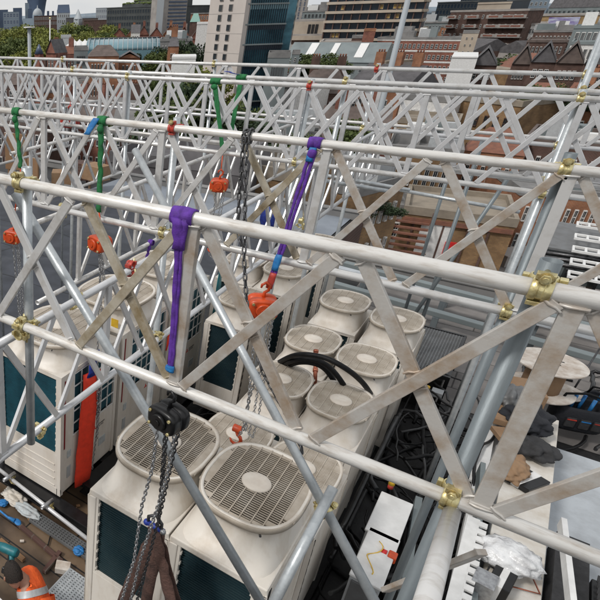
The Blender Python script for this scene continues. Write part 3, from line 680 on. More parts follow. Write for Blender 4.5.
# brown slings at the front of the near pair
bs = thing('webbing_sling', 'wide brown round sling hooked in blue shackle, in front of the near unit', 'sling', aY(157, 535, 2.2))
m = MB(); strap(m, aY(158, 530, 2.2), aY(118, 612, 2.25), .085, .007, n=10, wob=.004, seed=3, calm=.8); strap(m, aY(160, 532, 2.18), aY(144, 612, 2.2), .07, .007, n=8, wob=.004, seed=9, calm=.8); obj('left_leg', m, 'brown_sling', bs)
m = MB(); strap(m, aY(154, 530, 2.16), aY(172, 608, 2.14), .075, .007, n=10, wob=.004, seed=4, calm=.8); strap(m, aY(161, 538, 2.2), aY(178, 600, 2.22), .045, .006, n=8, wob=.004, seed=8); obj('right_leg', m, 'brown_sling', bs)
sh = thing('shackle', 'blue shackle joining the black chain to the brown sling', 'shackle', aY(154, 526, 2.15))
m = MB(); m.tube(aY(146, 521, 2.12), aY(164, 532, 2.12), .016, 12); obj('pin', m, 'blue_dark', sh)
m = MB(); m.ball(aY(147, 522, 2.12), .020, 0, 10, 6); obj('pin_head', m, 'blue_dark', sh); m = MB(); m.ball(aY(163, 532, 2.11), .017, 0, 10, 6); obj('nut', m, 'steel', sh)
m = MB(); q0 = aY(148, 523, 2.12); q1 = aY(161, 531, 2.12); m.path([q0, q0+V((.0, 0, .05)), (q0+q1)/2+V((0, 0, .09)), q1+V((0, 0, .05)), q1], .010, 8); obj('bow', m, 'steel_dark', sh)
# ------------------------------------------------------------------ our roof
DZ = -5.4
m = MB(); m.bb((-17, -7, -28), (9.5, 14.6, DZ-.01)); m.bb((-17, 14.6, -28), (-3.3, 18.6, DZ-.01)); hb_ = tag(obj('office_block', m, 'brick_brown'), 'flat roofed block carrying the plant deck and scaffold', 'building')
def sheet(name, poly, z, mt): return struct(name, MB().add([(x, y, z) for x, y in poly], [tuple(range(len(poly)))]), mt)
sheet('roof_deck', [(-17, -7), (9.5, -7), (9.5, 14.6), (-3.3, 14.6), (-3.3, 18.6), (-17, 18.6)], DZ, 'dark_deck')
# membrane with soft wrinkles
def wrinkled(name, x0, x1, y0, y1, z, mt, amp=.03, n=70, seed=1, sub=True):
    rnd = random.Random(seed); ph = [(rnd.uniform(.6, 3.2), rnd.uniform(.6, 3.2), rnd.uniform(0, 6)) for _ in range(7)]; m = MB(); vs = []; ny = n
    for i in range(n+1):
        for j in range(ny+1):
            x = x0+(x1-x0)*i/n; y = y0+(y1-y0)*j/ny; e = min(i, j, n-i, ny-j)/4; e = min(1, e)
            vs.append((x, y, z+e*amp*abs(sum(math.sin(a*x+b*y+c+1.5*math.sin(.7*x-a*y)) for a, b, c in ph))/3))
    fs = [(i*(ny+1)+j, (i+1)*(ny+1)+j, (i+1)*(ny+1)+j+1, i*(ny+1)+j+1) for i in range(n) for j in range(ny)]
    m.add(vs, fs, 0, True); return m
struct('roof_membrane', wrinkled('roof_membrane', -16.5, -4.5, 5.2, 15.6, DZ+.02, 'membrane', .09, 110), 'membrane')
struct('upper_roof_sheet', wrinkled('u', -11.5, -3.6, 15.7, 18.4, DZ+.03, 'membrane_light', .01, 30, 4), 'membrane_light')
sheet('paved_roof', [(-2.2, 9.6), (9.4, 9.6), (9.4, 14.55), (-2.2, 14.55)], DZ+.004, 'pavers')
sheet('tarpaulin_floor', [(1.15, 3.0), (9.4, 3.0), (9.4, 8.9), (1.15, 8.9)], DZ+.30, 'tarp')
sheet('board_floor', [(-8.5, -2), (-1.7, -2), (-1.7, 4.6), (-8.5, 4.6)], DZ+.008, 'boards')
for i, (a, b, l) in enumerate([((-3.3, 14.4), (9.5, 14.5), 'low grey kerb upstand at the far edge of the paved roof'), ((-17, 15.62), (-4.1, 15.64), 'low lead capped upstand at the far edge of the dark membrane'), ((-17, 18.3), (-3.3, 18.4), 'thin parapet at the far edge of the upper roof sheet')]):
    m = MB(); m.bb((a[0], a[1], DZ), (b[0], b[1]+.10, DZ+.22)); m.bb((a[0], a[1]-.03, DZ+.22), (b[0], b[1]+.13, DZ+.26)); tag(obj('parapet_wall', m, 'roof_grey', bevel=.01), l, 'wall')
for i, (y, z, l) in enumerate([(12.3, .30, 'nearest of the blue grey steel rails lying on the paved roof'), (12.9, .42, 'middle blue grey steel rail lying on the paved roof'), (13.5, .34, 'farthest of the blue grey steel rails on the paved roof')]):
    t = thing('roof_rail', l, 'rail', (-1, y, DZ)); obj('rail', MB().bar((-2.6, y+.25, DZ+z), (1.8, y-.25, DZ+z), .16, .10), 'zinc' if i != 1 else 'tarp', t, bevel=.01)
    for x in (-2, -.6, .8): obj('foot', MB().bb((x-.05, y-.1, DZ), (x+.05, y+.1, DZ+z-.05)), 'galv_dark', t)
# steel skids
for i, (p, q, l) in enumerate([((-4.4, 4.02, -5.22), (-1.0, 3.95, -5.22), 'black steel skid beam under the front of the left units'), ((-4.4, 5.0, -5.22), (-1.8, 5.0, -5.22), 'black steel skid beam further under the left units'), ((-3.0, 4.4, -5.18), (-2.95, 8.6, -5.18), 'dark steel beam running along the left row of units')]):
    m = MB(); p = V(p); q = V(q); m.bar(p+V((0, 0, .075)), q+V((0, 0, .075)), .16, .02); m.bar(p-V((0, 0, .075)), q-V((0, 0, .075)), .16, .02); m.bar(p, q, .02, .13); tag(obj('steel_beam', m, 'black', bevel=.003), l, 'beam')
# unit plinths
for i, (x, l) in enumerate([(-1.43, 'dark plinth rail under the left column of far units'), (-.81, 'dark plinth rail under the right column of far units')]):
    tag(obj('plinth_rail', MB().bb((x-.2, 4.2, DZ), (x+.2, 9.0, zf-.002)).bb((x-.28, 4.2, zf-.03), (x+.28, 9.0, zf-.004)), 'black_matt'), l, 'plinth')
# perforated gratings
def grating(name, label, x0, x1, y0, y1, z, mt, cell=.045, bw=.014, cat='grating', th=.02):
    m = MB(); x = x0
    while x <= x1+1e-6: m.bb((x-bw/2, y0, z-th), (x+bw/2, y1, z)); x += cell
    y = y0
    while y <= y1+1e-6: m.bb((x0, y-bw/2, z-th+.001), (x1, y+bw/2, z-.001)); y += cell*.75
    m.bb((x0-.015, y0-.015, z-th*1.6), (x0, y1+.015, z+.004)); m.bb((x1, y0-.015, z-th*1.6), (x1+.015, y1+.015, z+.004)); m.bb((x0, y0-.015, z-th*1.6), (x1, y0, z+.004)); m.bb((x0, y1, z-th*1.6), (x1, y1+.015, z+.004))
    return tag(obj(name, m, mt), label, cat)
grating('perforated_tray', 'pale perforated tray under the front edge of the near unit', -2.5, -1.65, 2.95, 3.45, DZ+.10, 'galv', .04, .020)
grating('perforated_tray', 'dark perforated tray lying beneath the left unit skid', -3.3, -1.75, 3.72, 3.86, DZ+.06, 'cabinet_dark', .04, .018)
# black mesh cage (box with mesh top)
a = aZ(423, 323, -4.75); b = aZ(464, 339, -4.75); c_ = aZ(410, 366, -4.75)
t = thing('mesh_cage', 'black mesh covered cage box right of the last far unit', 'cage', (a+b)/2+V((0, 0, -.6)))
m = MB(); x0, x1, y0, y1 = a.x, b.x, c_.y, (a.y+b.y)/2; z = -4.75
k = x0
while k < x1: m.bb((k-.006, y0, z-.012), (k+.006, y1, z)); k += .038
k = y0
while k < y1: m.bb((x0, k-.010, z-.011), (x1, k+.010, z-.001)); k += .042
obj('mesh_top', m, 'cabinet_dark', t)
m = MB()
for (px, py) in ((x0, y0), (x1, y0), (x0, y1), (x1, y1)): m.bb((px-.025, py-.025, DZ), (px+.025, py+.025, z+.01))
m.bb((x0, y0-.02, z-.05), (x1, y0+.02, z+.012)); m.bb((x0, y1-.02, z-.05), (x1, y1+.02, z+.012)); m.bb((x0-.02, y0, z-.06), (x0+.015, y1, z+.008)); m.bb((x1-.015, y0, z-.06), (x1+.02, y1, z+.008)); obj('frame', m, 'black', t)
obj('core', MB().bb((x0+.05, y0+.05, DZ), (x1-.05, y1-.05, z-.12)), 'dark', t)
# ------------------------------------------------------------------ cables & hoses
rnd = random.Random(11)
mat('cable_grey', (.035, .036, .038), .5, 0, (.02, .02, .02), 10, .5)
reg = [(-.42, .70, 4.2, 9.3, 75, 'black cable snaking over the dark deck right of the units'), (-2.95, -1.95, 4.9, 8.6, 13, 'black cable in the dark gap left of the far units'), (.8, 2.6, 8.9, 11.6, 9, 'black hose coiled beyond the white bench')]
for (x0, x1, y0, y1, n, l) in reg:
    for i in range(n):
        x = rnd.uniform(x0, x1); y = rnd.uniform(y0, y1-.9); a = rnd.uniform(.6, 2.4); pts = []; z = DZ+rnd.uniform(.03, .75 if x0 > -1 and x0 < .5 else .35)
        curl = rnd.uniform(-.5, .5)
        for k in range(16):
            pts.append((max(x0, min(x1, x)), max(y0, min(y1, y)), z)); x += math.cos(a)*.13; y += math.sin(a)*.13; a += curl*.35+rnd.uniform(-.2, .2); z = max(DZ+.02, z+rnd.uniform(-.05, .04))
        tag(obj('cable', MB().path(pts, rnd.choice([.011, .016, .022, .028]), 7), rnd.choice(['rubber', 'rubber', 'black', 'black', 'cable_grey'])), l, 'cable', {75: 'cables on the dark deck', 13: 'cables left of the far units', 9: 'hoses beyond the bench'}[n])
tag(obj('cable', MB().path([aZ(210, 395, -5.2), aZ(225, 408, -5.25), aZ(240, 412, -5.3), aZ(252, 400, -5.2)], .016, 7), 'blue_dark'), 'blue cable in the dark gap left of the first far row', 'cable')
tag(obj('steel_tube', MB().tube(aZ(215, 363, -5.0), aZ(250, 377, -5.0), .022, 10), 'alu_clean'), 'short bright tube lying in the dark gap left of the far units', 'tube')
tag(obj('steel_tube', MB().tube(aZ(300, 331, -4.6), aZ(312, 338, -4.6), .022, 10), 'alu_clean'), 'stub of bright tube left of the far left fan', 'tube')
for i, (pts, l) in enumerate([([(280, 366, -3.75), (292, 361, -3.45), (310, 359, -3.35), (328, 366, -3.4), (343, 384, -3.6), (347, 396, -3.9)], 'thick black hose arching over the middle far fan, lower one'),
                           ([(276, 364, -3.7), (296, 355, -3.3), (322, 357, -3.2), (345, 368, -3.25), (362, 382, -3.5), (372, 396, -3.9)], 'thick black hose arching over the middle far fan, upper one'),
                           ([(282, 369, -3.8), (296, 363, -3.5), (312, 363, -3.42), (326, 370, -3.5), (338, 388, -3.75), (340, 396, -3.95)], 'third black hose nested inside the two arching hoses')]):
    P_ = [aZ(*q) for q in pts]; Q = []
    for j in range(len(P_)-1):
        p0 = P_[max(0, j-1)]; p1 = P_[j]; p2 = P_[j+1]; p3 = P_[min(len(P_)-1, j+2)]
        for s_ in range(6):
            u = s_/6; Q.append(.5*((2*p1)+(-p0+p2)*u+(2*p0-5*p1+4*p2-p3)*u*u+(-p0+3*p1-3*p2+p3)*u**3))
    Q.append(P_[-1]); tag(obj('black_hose', MB().path(Q, .028, 12), 'rubber'), l, 'hose')
t = thing('copper_pipe', 'copper pipe standing up between the middle and first row fans', 'pipe', aZ(315, 384, -3.9)); q0 = aZ(315, 384, -3.75); q1 = aZ(316, 350, -3.5)
obj('pipe', MB().tube(q0, q1, .022, 12), 'copper', t); obj('collar', MB().tube(q0.lerp(q1, .35), q0.lerp(q1, .45), .028, 12).tube(q0.lerp(q1, .93), q1, .028, 12), 'copper', t)
# electrical cabinets
def cabinet(pxs, label, ztop, depth_y, group=None, xw=.30):
    a = aZ(*pxs[0], ztop); b = aZ(*pxs[1], ztop); x0, x1 = a.x, b.x; y1 = (a.y+b.y)/2; y0 = y1-depth_y
    t = thing('electrical_cabinet', label, 'cabinet', ((x0+x1)/2, (y0+y1)/2, DZ))
    obj('body', MB().bb((x0, y0, DZ), (x1, y1, ztop-.03)), 'cabinet_grey', t, bevel=.006)
    obj('lid', MB().bb((x0-.01, y0-.01, ztop-.028), (x1+.01, y1+.01, ztop)), 'white', t, bevel=.008)
    obj('door', MB().bb((x0+.02, y0-.018, DZ+.1), (x1-.02, y0-.002, ztop-.06)), 'cabinet_dark', t, bevel=.004)
    obj('handle', MB().bb((x1-.05, y0-.035, ztop-.5), (x1-.03, y0-.018, ztop-.36)), 'steel', t)
    return t, x0, x1, y0, y1
zc = -4.35
t, x0, x1, y0, y1 = cabinet([(383, 491), (412, 505)], 'light grey electrical cabinet with a red and yellow beacon, farther one', zc, .62)
t2, a0, a1, b0, b1 = cabinet([(371, 527), (399, 541)], 'light grey electrical cabinet with wires on its lid, nearer one', zc, .66)
obj('wire', MB().path([(a0+.10+.045*math.sin(k_*.55), b0+.52-k_*.028, zc+.012+.012*math.sin(k_*.8)) for k_ in range(16)], .0045, 6), 'yellow', t2)
bk = thing('warning_beacon', 'small yellow and red beacon on top of the farther grey cabinet', 'beacon', aZ(391, 487, zc)); c0 = aZ(390, 488, zc)
obj('base', MB().tube(c0, c0+V((0, 0, .05)), .026, 14), 'red_paint', bk); obj('lens', MB().tube(c0+V((0, 0, .05)), c0+V((0, 0, .12)), .03, 14, 0, .026), 'yellow', bk)
es = thing('stop_button', 'red mushroom stop button on an orange box beside the grey cabinet', 'button', (a1+.06, b1-.25, zc)); c0 = aZ(392, 557, zc-.02)
obj('box', MB().box(c0, (.07, .09, .07)), 'orange_hoist', es, bevel=.01); obj('mushroom', MB().tube(c0+V((-.045, 0, 0)), c0+V((-.085, 0, .0)), .035, 14), 'logo_red', es)
tag(obj('trunking_channel', MB().bar(aZ(418, 500, -4.5), aZ(402, 600, -4.5), .06, .09), 'zinc'), 'grey steel trunking running beside the grey cabinets', 'trunking')
tag(obj('trunking_channel', MB().bar(aZ(492, 415, -4.7), aZ(455, 600, -4.7), .11, .10), 'white'), 'white trunking running away between the two right-hand poles', 'trunking')
tag(obj('trunking_channel', MB().bar(aZ(480, 470, -4.6), aZ(470, 610, -4.6), .045, .22), 'zinc'), 'grey blue steel trunking along the left side of the white bench', 'trunking')
# slotted tray with stepped teeth
t = thing('slotted_tray', 'white slotted cable tray with stepped teeth beside the raker tube', 'tray', aZ(465, 560, -4.3)); m = MB(); p0 = aZ(474, 518, -4.4); p1 = aZ(452, 606, -4.4); d = (p1-p0); m.bar(p0, p1, .10, .012)
obj('tray_base', m, 'white', t)
for k in range(11):
    c = p0+d*((k+.5)/11)+V((.075, 0, 0)); obj('tooth', MB().box(c, (.07, d.length/11*.62, .018)), 'white', t)
# white bench / duct
bx0, bx1, by0, by1, bz = .70, 1.12, 3.2, 8.7, -4.6
t = thing('white_bench', 'long white sheet metal bench top piled with rubbish at right', 'bench', ((bx0+bx1)/2, 6, DZ))
obj('top', MB().bb((bx0, by0, bz-.03), (bx1, by1, bz)), 'white_dirty', t, bevel=.006)
obj('skirt', MB().bb((bx1-.02, by0, DZ), (bx1-.004, by1, bz-.03)).bb((bx0+.004, by0, DZ), (bx0+.02, by1, bz-.03)), 'cabinet_grey', t)
tag(obj('sheet_offcut', MB().bb((.45, 7.0, -4.78), (.68, 8.9, -4.755)), 'white'), 'white panel standing beside the far end of the bench', 'panel')
# crumpled things
def crumple(name, label, c, r, mt, cat, seed=1, amp=.35, n=60, k=34, flat=None):
    rnd = random.Random(seed); m = MB(); c = V(c); ph = [(V((rnd.gauss(0, 1), rnd.gauss(0, 1), rnd.gauss(0, 1))).normalized(), rnd.uniform(3, 9), rnd.uniform(0, 6)) for _ in range(9)]
    rings = []
    for j in range(k+1):
        t = math.pi*j/k; ring = []
        for i in range(n):
            a = 2*math.pi*i/n; d = V((math.sin(t)*math.cos(a), math.sin(t)*math.sin(a), math.cos(t))); f = 1+amp*(sum(abs(math.sin(q*d.dot(u)+p))*1.1-.6 for u, q, p in ph)/3.4+sum(abs(math.sin(2.6*q*d.dot(v_)+p)) for (u, q, p), (v_, _, _) in zip(ph, ph[1:]))/22)
            p = V((d.x*r[0]*f, d.y*r[1]*f, d.z*r[2]*f)); 
            if p.z < -r[2]*.55: p.z = -r[2]*.55
            ring.append(c+p)
        rings.append(ring)
    m.loft(rings, sm=True); return tag(obj(name, m, mt), label, cat)
crumple('plastic_bag', 'crumpled clear plastic bag on the white bench', aZ(508, 556, -4.45), (.20, .17, .09), 'plastic_clear', 'bag', 3, .4, 34, 18)
crumple('work_jacket', 'dark grey jacket dumped at the far end of the bench', aZ(528, 418, -4.45), (.20, .30, .10), 'navy', 'jacket', 5, .4)
crumple('work_jacket', 'black crumpled jacket on the white bench below the grey one', aZ(532, 448, -4.5), (.20, .15, .08), 'black_matt', 'jacket', 8, .42)
crumple('work_jacket', 'grey jacket stuffed against the cardboard by the drum', aZ(512, 398, -4.4), (.16, .20, .12), 'cabinet_dark', 'jacket', 9, .4)
crumple('paper_sack', 'brown paper sack lying at the left edge of the bench', aZ(512, 468, -4.5), (.13, .20, .09), 'cardboard', 'sack', 12, .35)
crumple('cloth_rag', 'white and red rag on the brown boards at lower left', aZ(15, 497, DZ+.05), (.14, .10, .05), 'white_dirty', 'rag', 2, .4)
crumple('cloth_rag', 'pale blue rag on the boards beside the low white tube', aZ(28, 511, DZ+.05), (.16, .07, .04), 'paper', 'rag', 6, .4)
crumple('blue_wrap', 'small blue plastic scrap on the boards by the tray', aZ(79, 551, DZ+.05), (.055, .055, .035), 'blue', 'scrap', 6, .3)
crumple('blue_wrap', 'small blue scrap near the left edge of the boards', aZ(3, 503, DZ+.05), (.05, .05, .03), 'blue', 'scrap', 7, .3)
def box_thing(name, label, cat, px, py, z, d, mt, rz=0, bevel=.006):
    c = aZ(px, py, z); o = obj(name, MB().box((0, 0, 0), d), mt, bevel=bevel, loc=c-V((0, 0, d[2]/2))); o.rotation_euler = (0, 0, rz); return tag(o, label, cat)
box_thing('cardboard_box', 'torn cardboard box left of the cable drum', 'box', 527, 386, -4.35, (.34, .42, .30), 'cardboard', .3)
box_thing('cardboard_box', 'flattened cardboard below the drum beside the jackets', 'box', 502, 412, -4.45, (.22, .40, .08), 'cardboard', .1)
box_thing('cardboard_box', 'small cardboard offcut at the bench edge above the sack', 'box', 503, 432, -4.5, (.15, .22, .06), 'cardboard', .5)
box_thing('wood_block', 'small pale wood block lying on the brown boards', 'block', 63, 565, DZ+.09, (.16, .12, .08), 'drum_wood', .5)
# black and silver cases on the bench
for i, (px, py, z, d, rz, l) in enumerate([(503, 578, -4.42, (.16, .26, .18), -.15, 'black case with a silver band standing on the bench near the plastic bag'), (527, 478, -4.53, (.26, .34, .06), -.5, 'flat black case with a white strip on the bench')]):
    c = aZ(px, py, z); t = local(thing('tool_case', l, 'case', (0, 0, 0))); t.location = c; t.rotation_euler = (0, 0, rz)
    obj('body', MB().box((0, 0, -d[2]/2), d), 'black', t, bevel=.008); obj('band', MB().box((0, 0, -d[2]/2+.002), (d[0]*.3, d[1]+.006, d[2]+.004)), 'white', t, bevel=.003)
    obj('handle', MB().path([(-d[0]*.5, -.06, 0), (-d[0]*.5-.03, -.06, .0), (-d[0]*.5-.03, .06, 0), (-d[0]*.5, .06, 0)], .007, 6), 'rubber', t)
box_thing('steel_box', 'small brushed steel box at the near end of the bench', 'box', 486, 578, -4.38, (.16, .20, .22), 'steel', -.1)
t = thing('rod_frame', 'thin bent metal rod triangle lying on the bench', 'rod', aZ(530, 590, -4.59)); m = MB(); m.path([aZ(510, 586, -4.57), aZ(540, 594, -4.57), aZ(526, 563, -4.57)], .007, 6); obj('rod', m, 'copper', t)
tag(obj('louvre_post', MB().bar(aZ(562, 522, -4.2), aZ(572, 610, -4.2), .04, .10), 'white'), 'white slotted strip standing between the bench and black louvres', 'strip')
# black louvred unit lower right
x0, x1, y0, y1, z0, z1 = 1.42, 2.6, 4.4, 5.9, DZ, -4.45
t = thing('louvred_unit', 'black louvred air unit at the lower right corner', 'air unit', ((x0+x1)/2, (y0+y1)/2, z0))
obj('casing', MB().bb((x0, y0, z0), (x1, y1, z1-.08)), 'black', t, bevel=.01); m = MB(); y = y0+.03
while y < y1: m.box((((x0+x1)/2), y, z1-.03), (x1-x0-.04, .065, .012), 0, Matrix.Rotation(.5, 3, 'X')); y += .075
obj('louvres', m, 'black_matt', t)
obj('side_mesh', MB().bb((x0-.25, y0+.1, z1-.35), (x0-.01, y1+.5, z1-.10)), 'black_matt', t)
# cable drum
cd = aZ(551, 362, -4.35); R_ = .40; t = thing('cable_drum', 'pale wooden cable drum with slots in its top flange', 'cable drum', cd+V((0, 0, -.55)))
def flange(z): 
    m = MB(); m.tube(cd+V((0, 0, z)), cd+V((0, 0, z+.022)), R_, 48); return m
obj('flange', flange(-.02), 'drum_wood', t, bevel=.003); obj('flange', flange(-.44), 'drum_wood', t, bevel=.003)
obj('core', MB().tube(cd+V((0, 0, -.418)), cd+V((0, 0, -.02)), R_*.55, 28), 'cardboard', t)
m = MB()
for (dx, dy, a) in ((-.04, .02, .4), (.07, -.05, .4), (-.10, -.10, .5), (.02, -.15, .3), (.10, .08, .2)): m.box(cd+V((dx, dy, .0035)), (.075, .022, .004), 0, Matrix.Rotation(a, 3, 'Z'))
obj('slots', m, 'dark', t)
cd2 = aZ(562, 392, -4.85); tag(obj('drum_flange', MB().tube(cd2, cd2+V((0, 0, .02)), .24, 36), 'drum_wood'), 'loose pale wooden disc leaning below the cable drum', 'disc')
# tool bags
def toolbag(label, c, s=1., rz=0):
    t = local(thing('tool_bag', label, 'tool bag', (0, 0, 0))); t.location = c; t.rotation_euler = (0, 0, rz); t.scale = (s, s, s)
    rings = []
    for z, k in ((0, .9), (.04, 1), (.20, 1.02), (.26, .96), (.29, .88), (.27, .8), (.12, .78)):
        rings.append([V((.24*k*math.copysign(abs(math.cos(a))**.6, math.cos(a)), .15*k*math.copysign(abs(math.sin(a))**.6, math.sin(a)), z)) for a in [2*math.pi*i/24 for i in range(24)]])
    obj('body', MB().loft(rings, 0, True, True), 'navy', t)
    obj('handle', MB().path([(-.2, 0, .26), (-.17, 0, .38), (0, 0, .42), (.17, 0, .38), (.2, 0, .26)], .014, 8), 'rubber', t)
    for (x, mt) in ((-.1, 'red_paint'), (.02, 'blue'), (.13, 'red_paint')): obj('pocket', MB().box((x, -.158, .12), (.09, .02, .12)), 'black_matt', t, bevel=.01); obj('trim', MB().box((x, -.17, .16), (.08, .006, .012)), mt, t)
    for (x, y) in ((-.08, .03), (.06, -.03), (.0, .05)): obj('tool_handle', MB().tube((x, y, .2), (x+.02, y+.02, .36), .018, 8), 'blue', t)
    return t
toolbag('black open tool bag with blue handled tools right of the bench', aZ(572, 425, -5.2), 1.25, .3)
toolbag('second dark tool bag at the right edge behind the blue handled one', aZ(597, 418, -5.2), 1.1, -.4)
tag(obj('black_hose', MB().path([aZ(560+26*math.cos(a), 436+14*math.sin(a), -5.3+.01*a) for a in [k*.35 for k in range(12)]], .022, 8), 'rubber'), 'black vacuum hose curling round the tool bag', 'hose')
tag(obj('lance_pole', MB().tube(aZ(572, 392, -5.0), aZ(602, 345, -4.4), .012, 8), 'steel_dark'), 'thin dark rod leaning out of the tool bags', 'rod')
# yellow / red bits by webs
t = thing('junction_box', 'small steel junction box with yellow and red caps in the cable clutter', 'junction box', aZ(433, 397, -4.9)); c0 = aZ(437, 393, -4.9); obj('box', MB().box(c0, (.14, .14, .08)), 'cabinet_grey', t, bevel=.006)
for (dx, dy, mt) in ((-.13, -.02, 'yellow'), (-.13, -.13, 'orange_hoist'), (-.20, -.10, 'yellow')): obj('cap', MB().tube(c0+V((dx, dy, 0)), c0+V((dx, dy, .07)), .035, 10), mt, t)
# stack of white railing panels + dark machine at right
for i in range(5):
    q = aZ(598, 233+i*10, -4.6+.0*i); t = thing('slat_panel', ['topmost', 'second', 'middle', 'fourth', 'lowest'][i]+' white slotted panel in the stack at the right edge', 'panel', q, 'white slotted panels stacked at right')
    m = MB(); x0 = q.x-.42; z = -4.45-.06*i; m.bb((x0, q.y-.04, z), (x0+1.6, q.y, z+.05)); m.bb((x0, q.y-.36, z), (x0+1.6, q.y-.32, z+.05))
    for k in range(9): m.bb((x0+k*.195, q.y-.32, z+.005), (x0+k*.195+.04, q.y-.04, z+.045))
    obj('slats', m, 'white', t, bevel=.003)
q = aZ(563, 262, -5.0); t = thing('cable_machine', 'dark winch frame with pipes left of the white panels', 'machine', q)
m = MB(); 
for dx in (0, .45, .9): m.bb((q.x-.4+dx, q.y-1.2, DZ), (q.x-.35+dx, q.y+1.0, DZ+.5)); m.bb((q.x-.42+dx, q.y-1.2, DZ+.5), (q.x-.30+dx, q.y+1.0, DZ+.56))
m.bb((q.x-.44, q.y-.1, DZ+.46), (q.x+.62, q.y, DZ+.53)); obj('frame', m, 'black', t, bevel=.004); m = MB()
for k in range(6): m.tube((q.x-.5, q.y-1.0+k*.36, DZ+.62), (q.x+.75, q.y-.9+k*.36, DZ+.64), .045, 10)
obj('rollers', m, 'steel_dark', t)
t = thing('plant_enclosure', 'blue grey flat topped enclosure behind the dark winch frame', 'enclosure', aZ(580, 228, -4.9)); a = aZ(548, 222, -4.7)
obj('casing', MB().bb((a.x, a.y-2.2, DZ), (a.x+4, a.y, -4.72)), 'zinc', t, bevel=.02); obj('lid', MB().bb((a.x-.05, a.y-2.25, -4.717), (a.x+4.05, a.y+.05, -4.66)), 'cabinet_dark', t, bevel=.01)
# stuff on the left roof: plywood, crates
for i, (px, py, z, d, mt, rz, nm, l) in enumerate([(16, 152, -4.3, (.9, .08, 1.3), 'plywood', .2, 'plywood_sheet', 'orange brown plywood sheet standing behind the left green sling'), (33, 168, -4.6, (.7, .06, .7), 'plywood', -.3, 'plywood_sheet', 'smaller plywood sheet leaning beside the larger one'),
        (80, 170, -4.9, (.8, .6, .6), 'brick_brown', .2, 'wooden_crate', 'brown crate beyond the membrane left of the blue flap'), (96, 172, -4.7, (.8, .6, .5), 'cardboard', -.2, 'wooden_crate', 'low brown crate behind the blue flapped green sling'), (62, 178, -5.0, (.7, .6, .5), 'cardboard', .6, 'wooden_crate', 'plywood crate between the two green slings')]):
    c = aZ(px, py, z); c.z = z; o = obj(nm, MB().box((0, 0, 0), d), mt, bevel=.01, loc=V((c.x, c.y, c.z))); o.rotation_euler = (0, 0, rz); tag(o, l, nm.split('_')[-1])
    if c.z-d[2]/2 > DZ: obj('leg', MB().bb((-d[0]*.4, -.03, -(c.z-DZ)), (-d[0]*.4+.06, .03, -d[2]/2)).bb((d[0]*.4-.06, -.03, -(c.z-DZ)), (d[0]*.4, .03, -d[2]/2)), mt, o)
# sand coloured pitched hatch
for i, (pts, r_, l) in enumerate([([(22, 498), (40, 515), (58, 530), (80, 548), (100, 566)], .010, 'thin black cable lying across the brown boards below the low tube'), ([(48, 545), (52, 530), (60, 536), (74, 541), (92, 560)], .008, 'thin cable looping over the boards beside the wood block'), ([(82, 590), (88, 575), (84, 560), (96, 548)], .009, 'thin cable curling by the pale perforated tray')]):
    tag(obj('cable', MB().path(catenary(aZ(*pts[0], DZ+.03), aZ(*pts[1], DZ+.03), 0, 2)+[aZ(*q, DZ+.03)+V((.02*(-1)**j, 0, 0)) for j, q in enumerate(pts[2:])], r_, 6), 'rubber'), l, 'cable')
for i, (p, q, l) in enumerate([((18, 524), (62, 562), 'dark wet batten lying along the brown boards'), ((44, 572), (60, 552), 'short dark batten crossing the boards near the wood block'), ((0, 540), (24, 560), 'brown batten between the drill and the boards')]):
    tag(obj('timber_batten', MB().bar(aZ(*p, DZ+.04), aZ(*q, DZ+.04), .05, .045), 'brick_brown' if i != 2 else 'plywood', bevel=.004), l, 'batten')
rnd = random.Random(4)
for i in range(9):
    c = aZ(rnd.uniform(5, 92), rnd.uniform(505, 590), DZ+.03); tag(obj('timber_chip', MB().box((0, 0, 0), (rnd.uniform(.03, .09), rnd.uniform(.02, .04), .015), 0, Matrix.Rotation(rnd.uniform(0, 3), 3, 'Z')), rnd.choice(['cardboard', 'drum_wood', 'plywood']), loc=c), 'small offcut chip scattered on the brown boards', 'offcut', 'offcuts on the brown boards')
# ------------------------------------------------------------------ worker
def skin_obj(name, pts, edges, rad, mt, sub=2, parent=None, root=0):
    me = bpy.data.meshes.new(name); me.from_pydata([tuple(p) for p in pts], edges, []); o = bpy.data.objects.new(name, me); C.objects.link(o)
    o.modifiers.new('s', 'SKIN'); 
    for i, r in enumerate(rad): me.skin_vertices[0].data[i].radius = (r, r) if not isinstance(r, tuple) else r
    me.skin_vertices[0].data[root].use_root = True
    sb = o.modifiers.new('u', 'SUBSURF'); sb.levels = sub; sb.render_levels = sub
    bpy.context.view_layer.update(); ev = o.evaluated_get(bpy.context.evaluated_depsgraph_get()); nm = bpy.data.meshes.new_from_object(ev)
    for p in nm.polygons: p.use_smooth = True
    nm.materials.clear(); nm.materials.append(MT[mt]); bpy.data.objects.remove(o)
    r = bpy.data.objects.new(name, nm); C.objects.link(r)
    if parent is not None: r.parent = parent
    return r
# local frame : person faces -x, kneels; built around the head position
hd = aZ(13, 573, -4.42)
pt = local(thing('person', 'worker in orange high visibility vest with grey band, kneeling over a drill', 'person', (0, 0, 0))); pt.location = (hd.x, hd.y, DZ)
_c = aZ(37, 592, -4.66); _s1 = aZ(30, 574, -4.62); _s2 = aZ(24, 606, -4.62)
K = hd.z-DZ
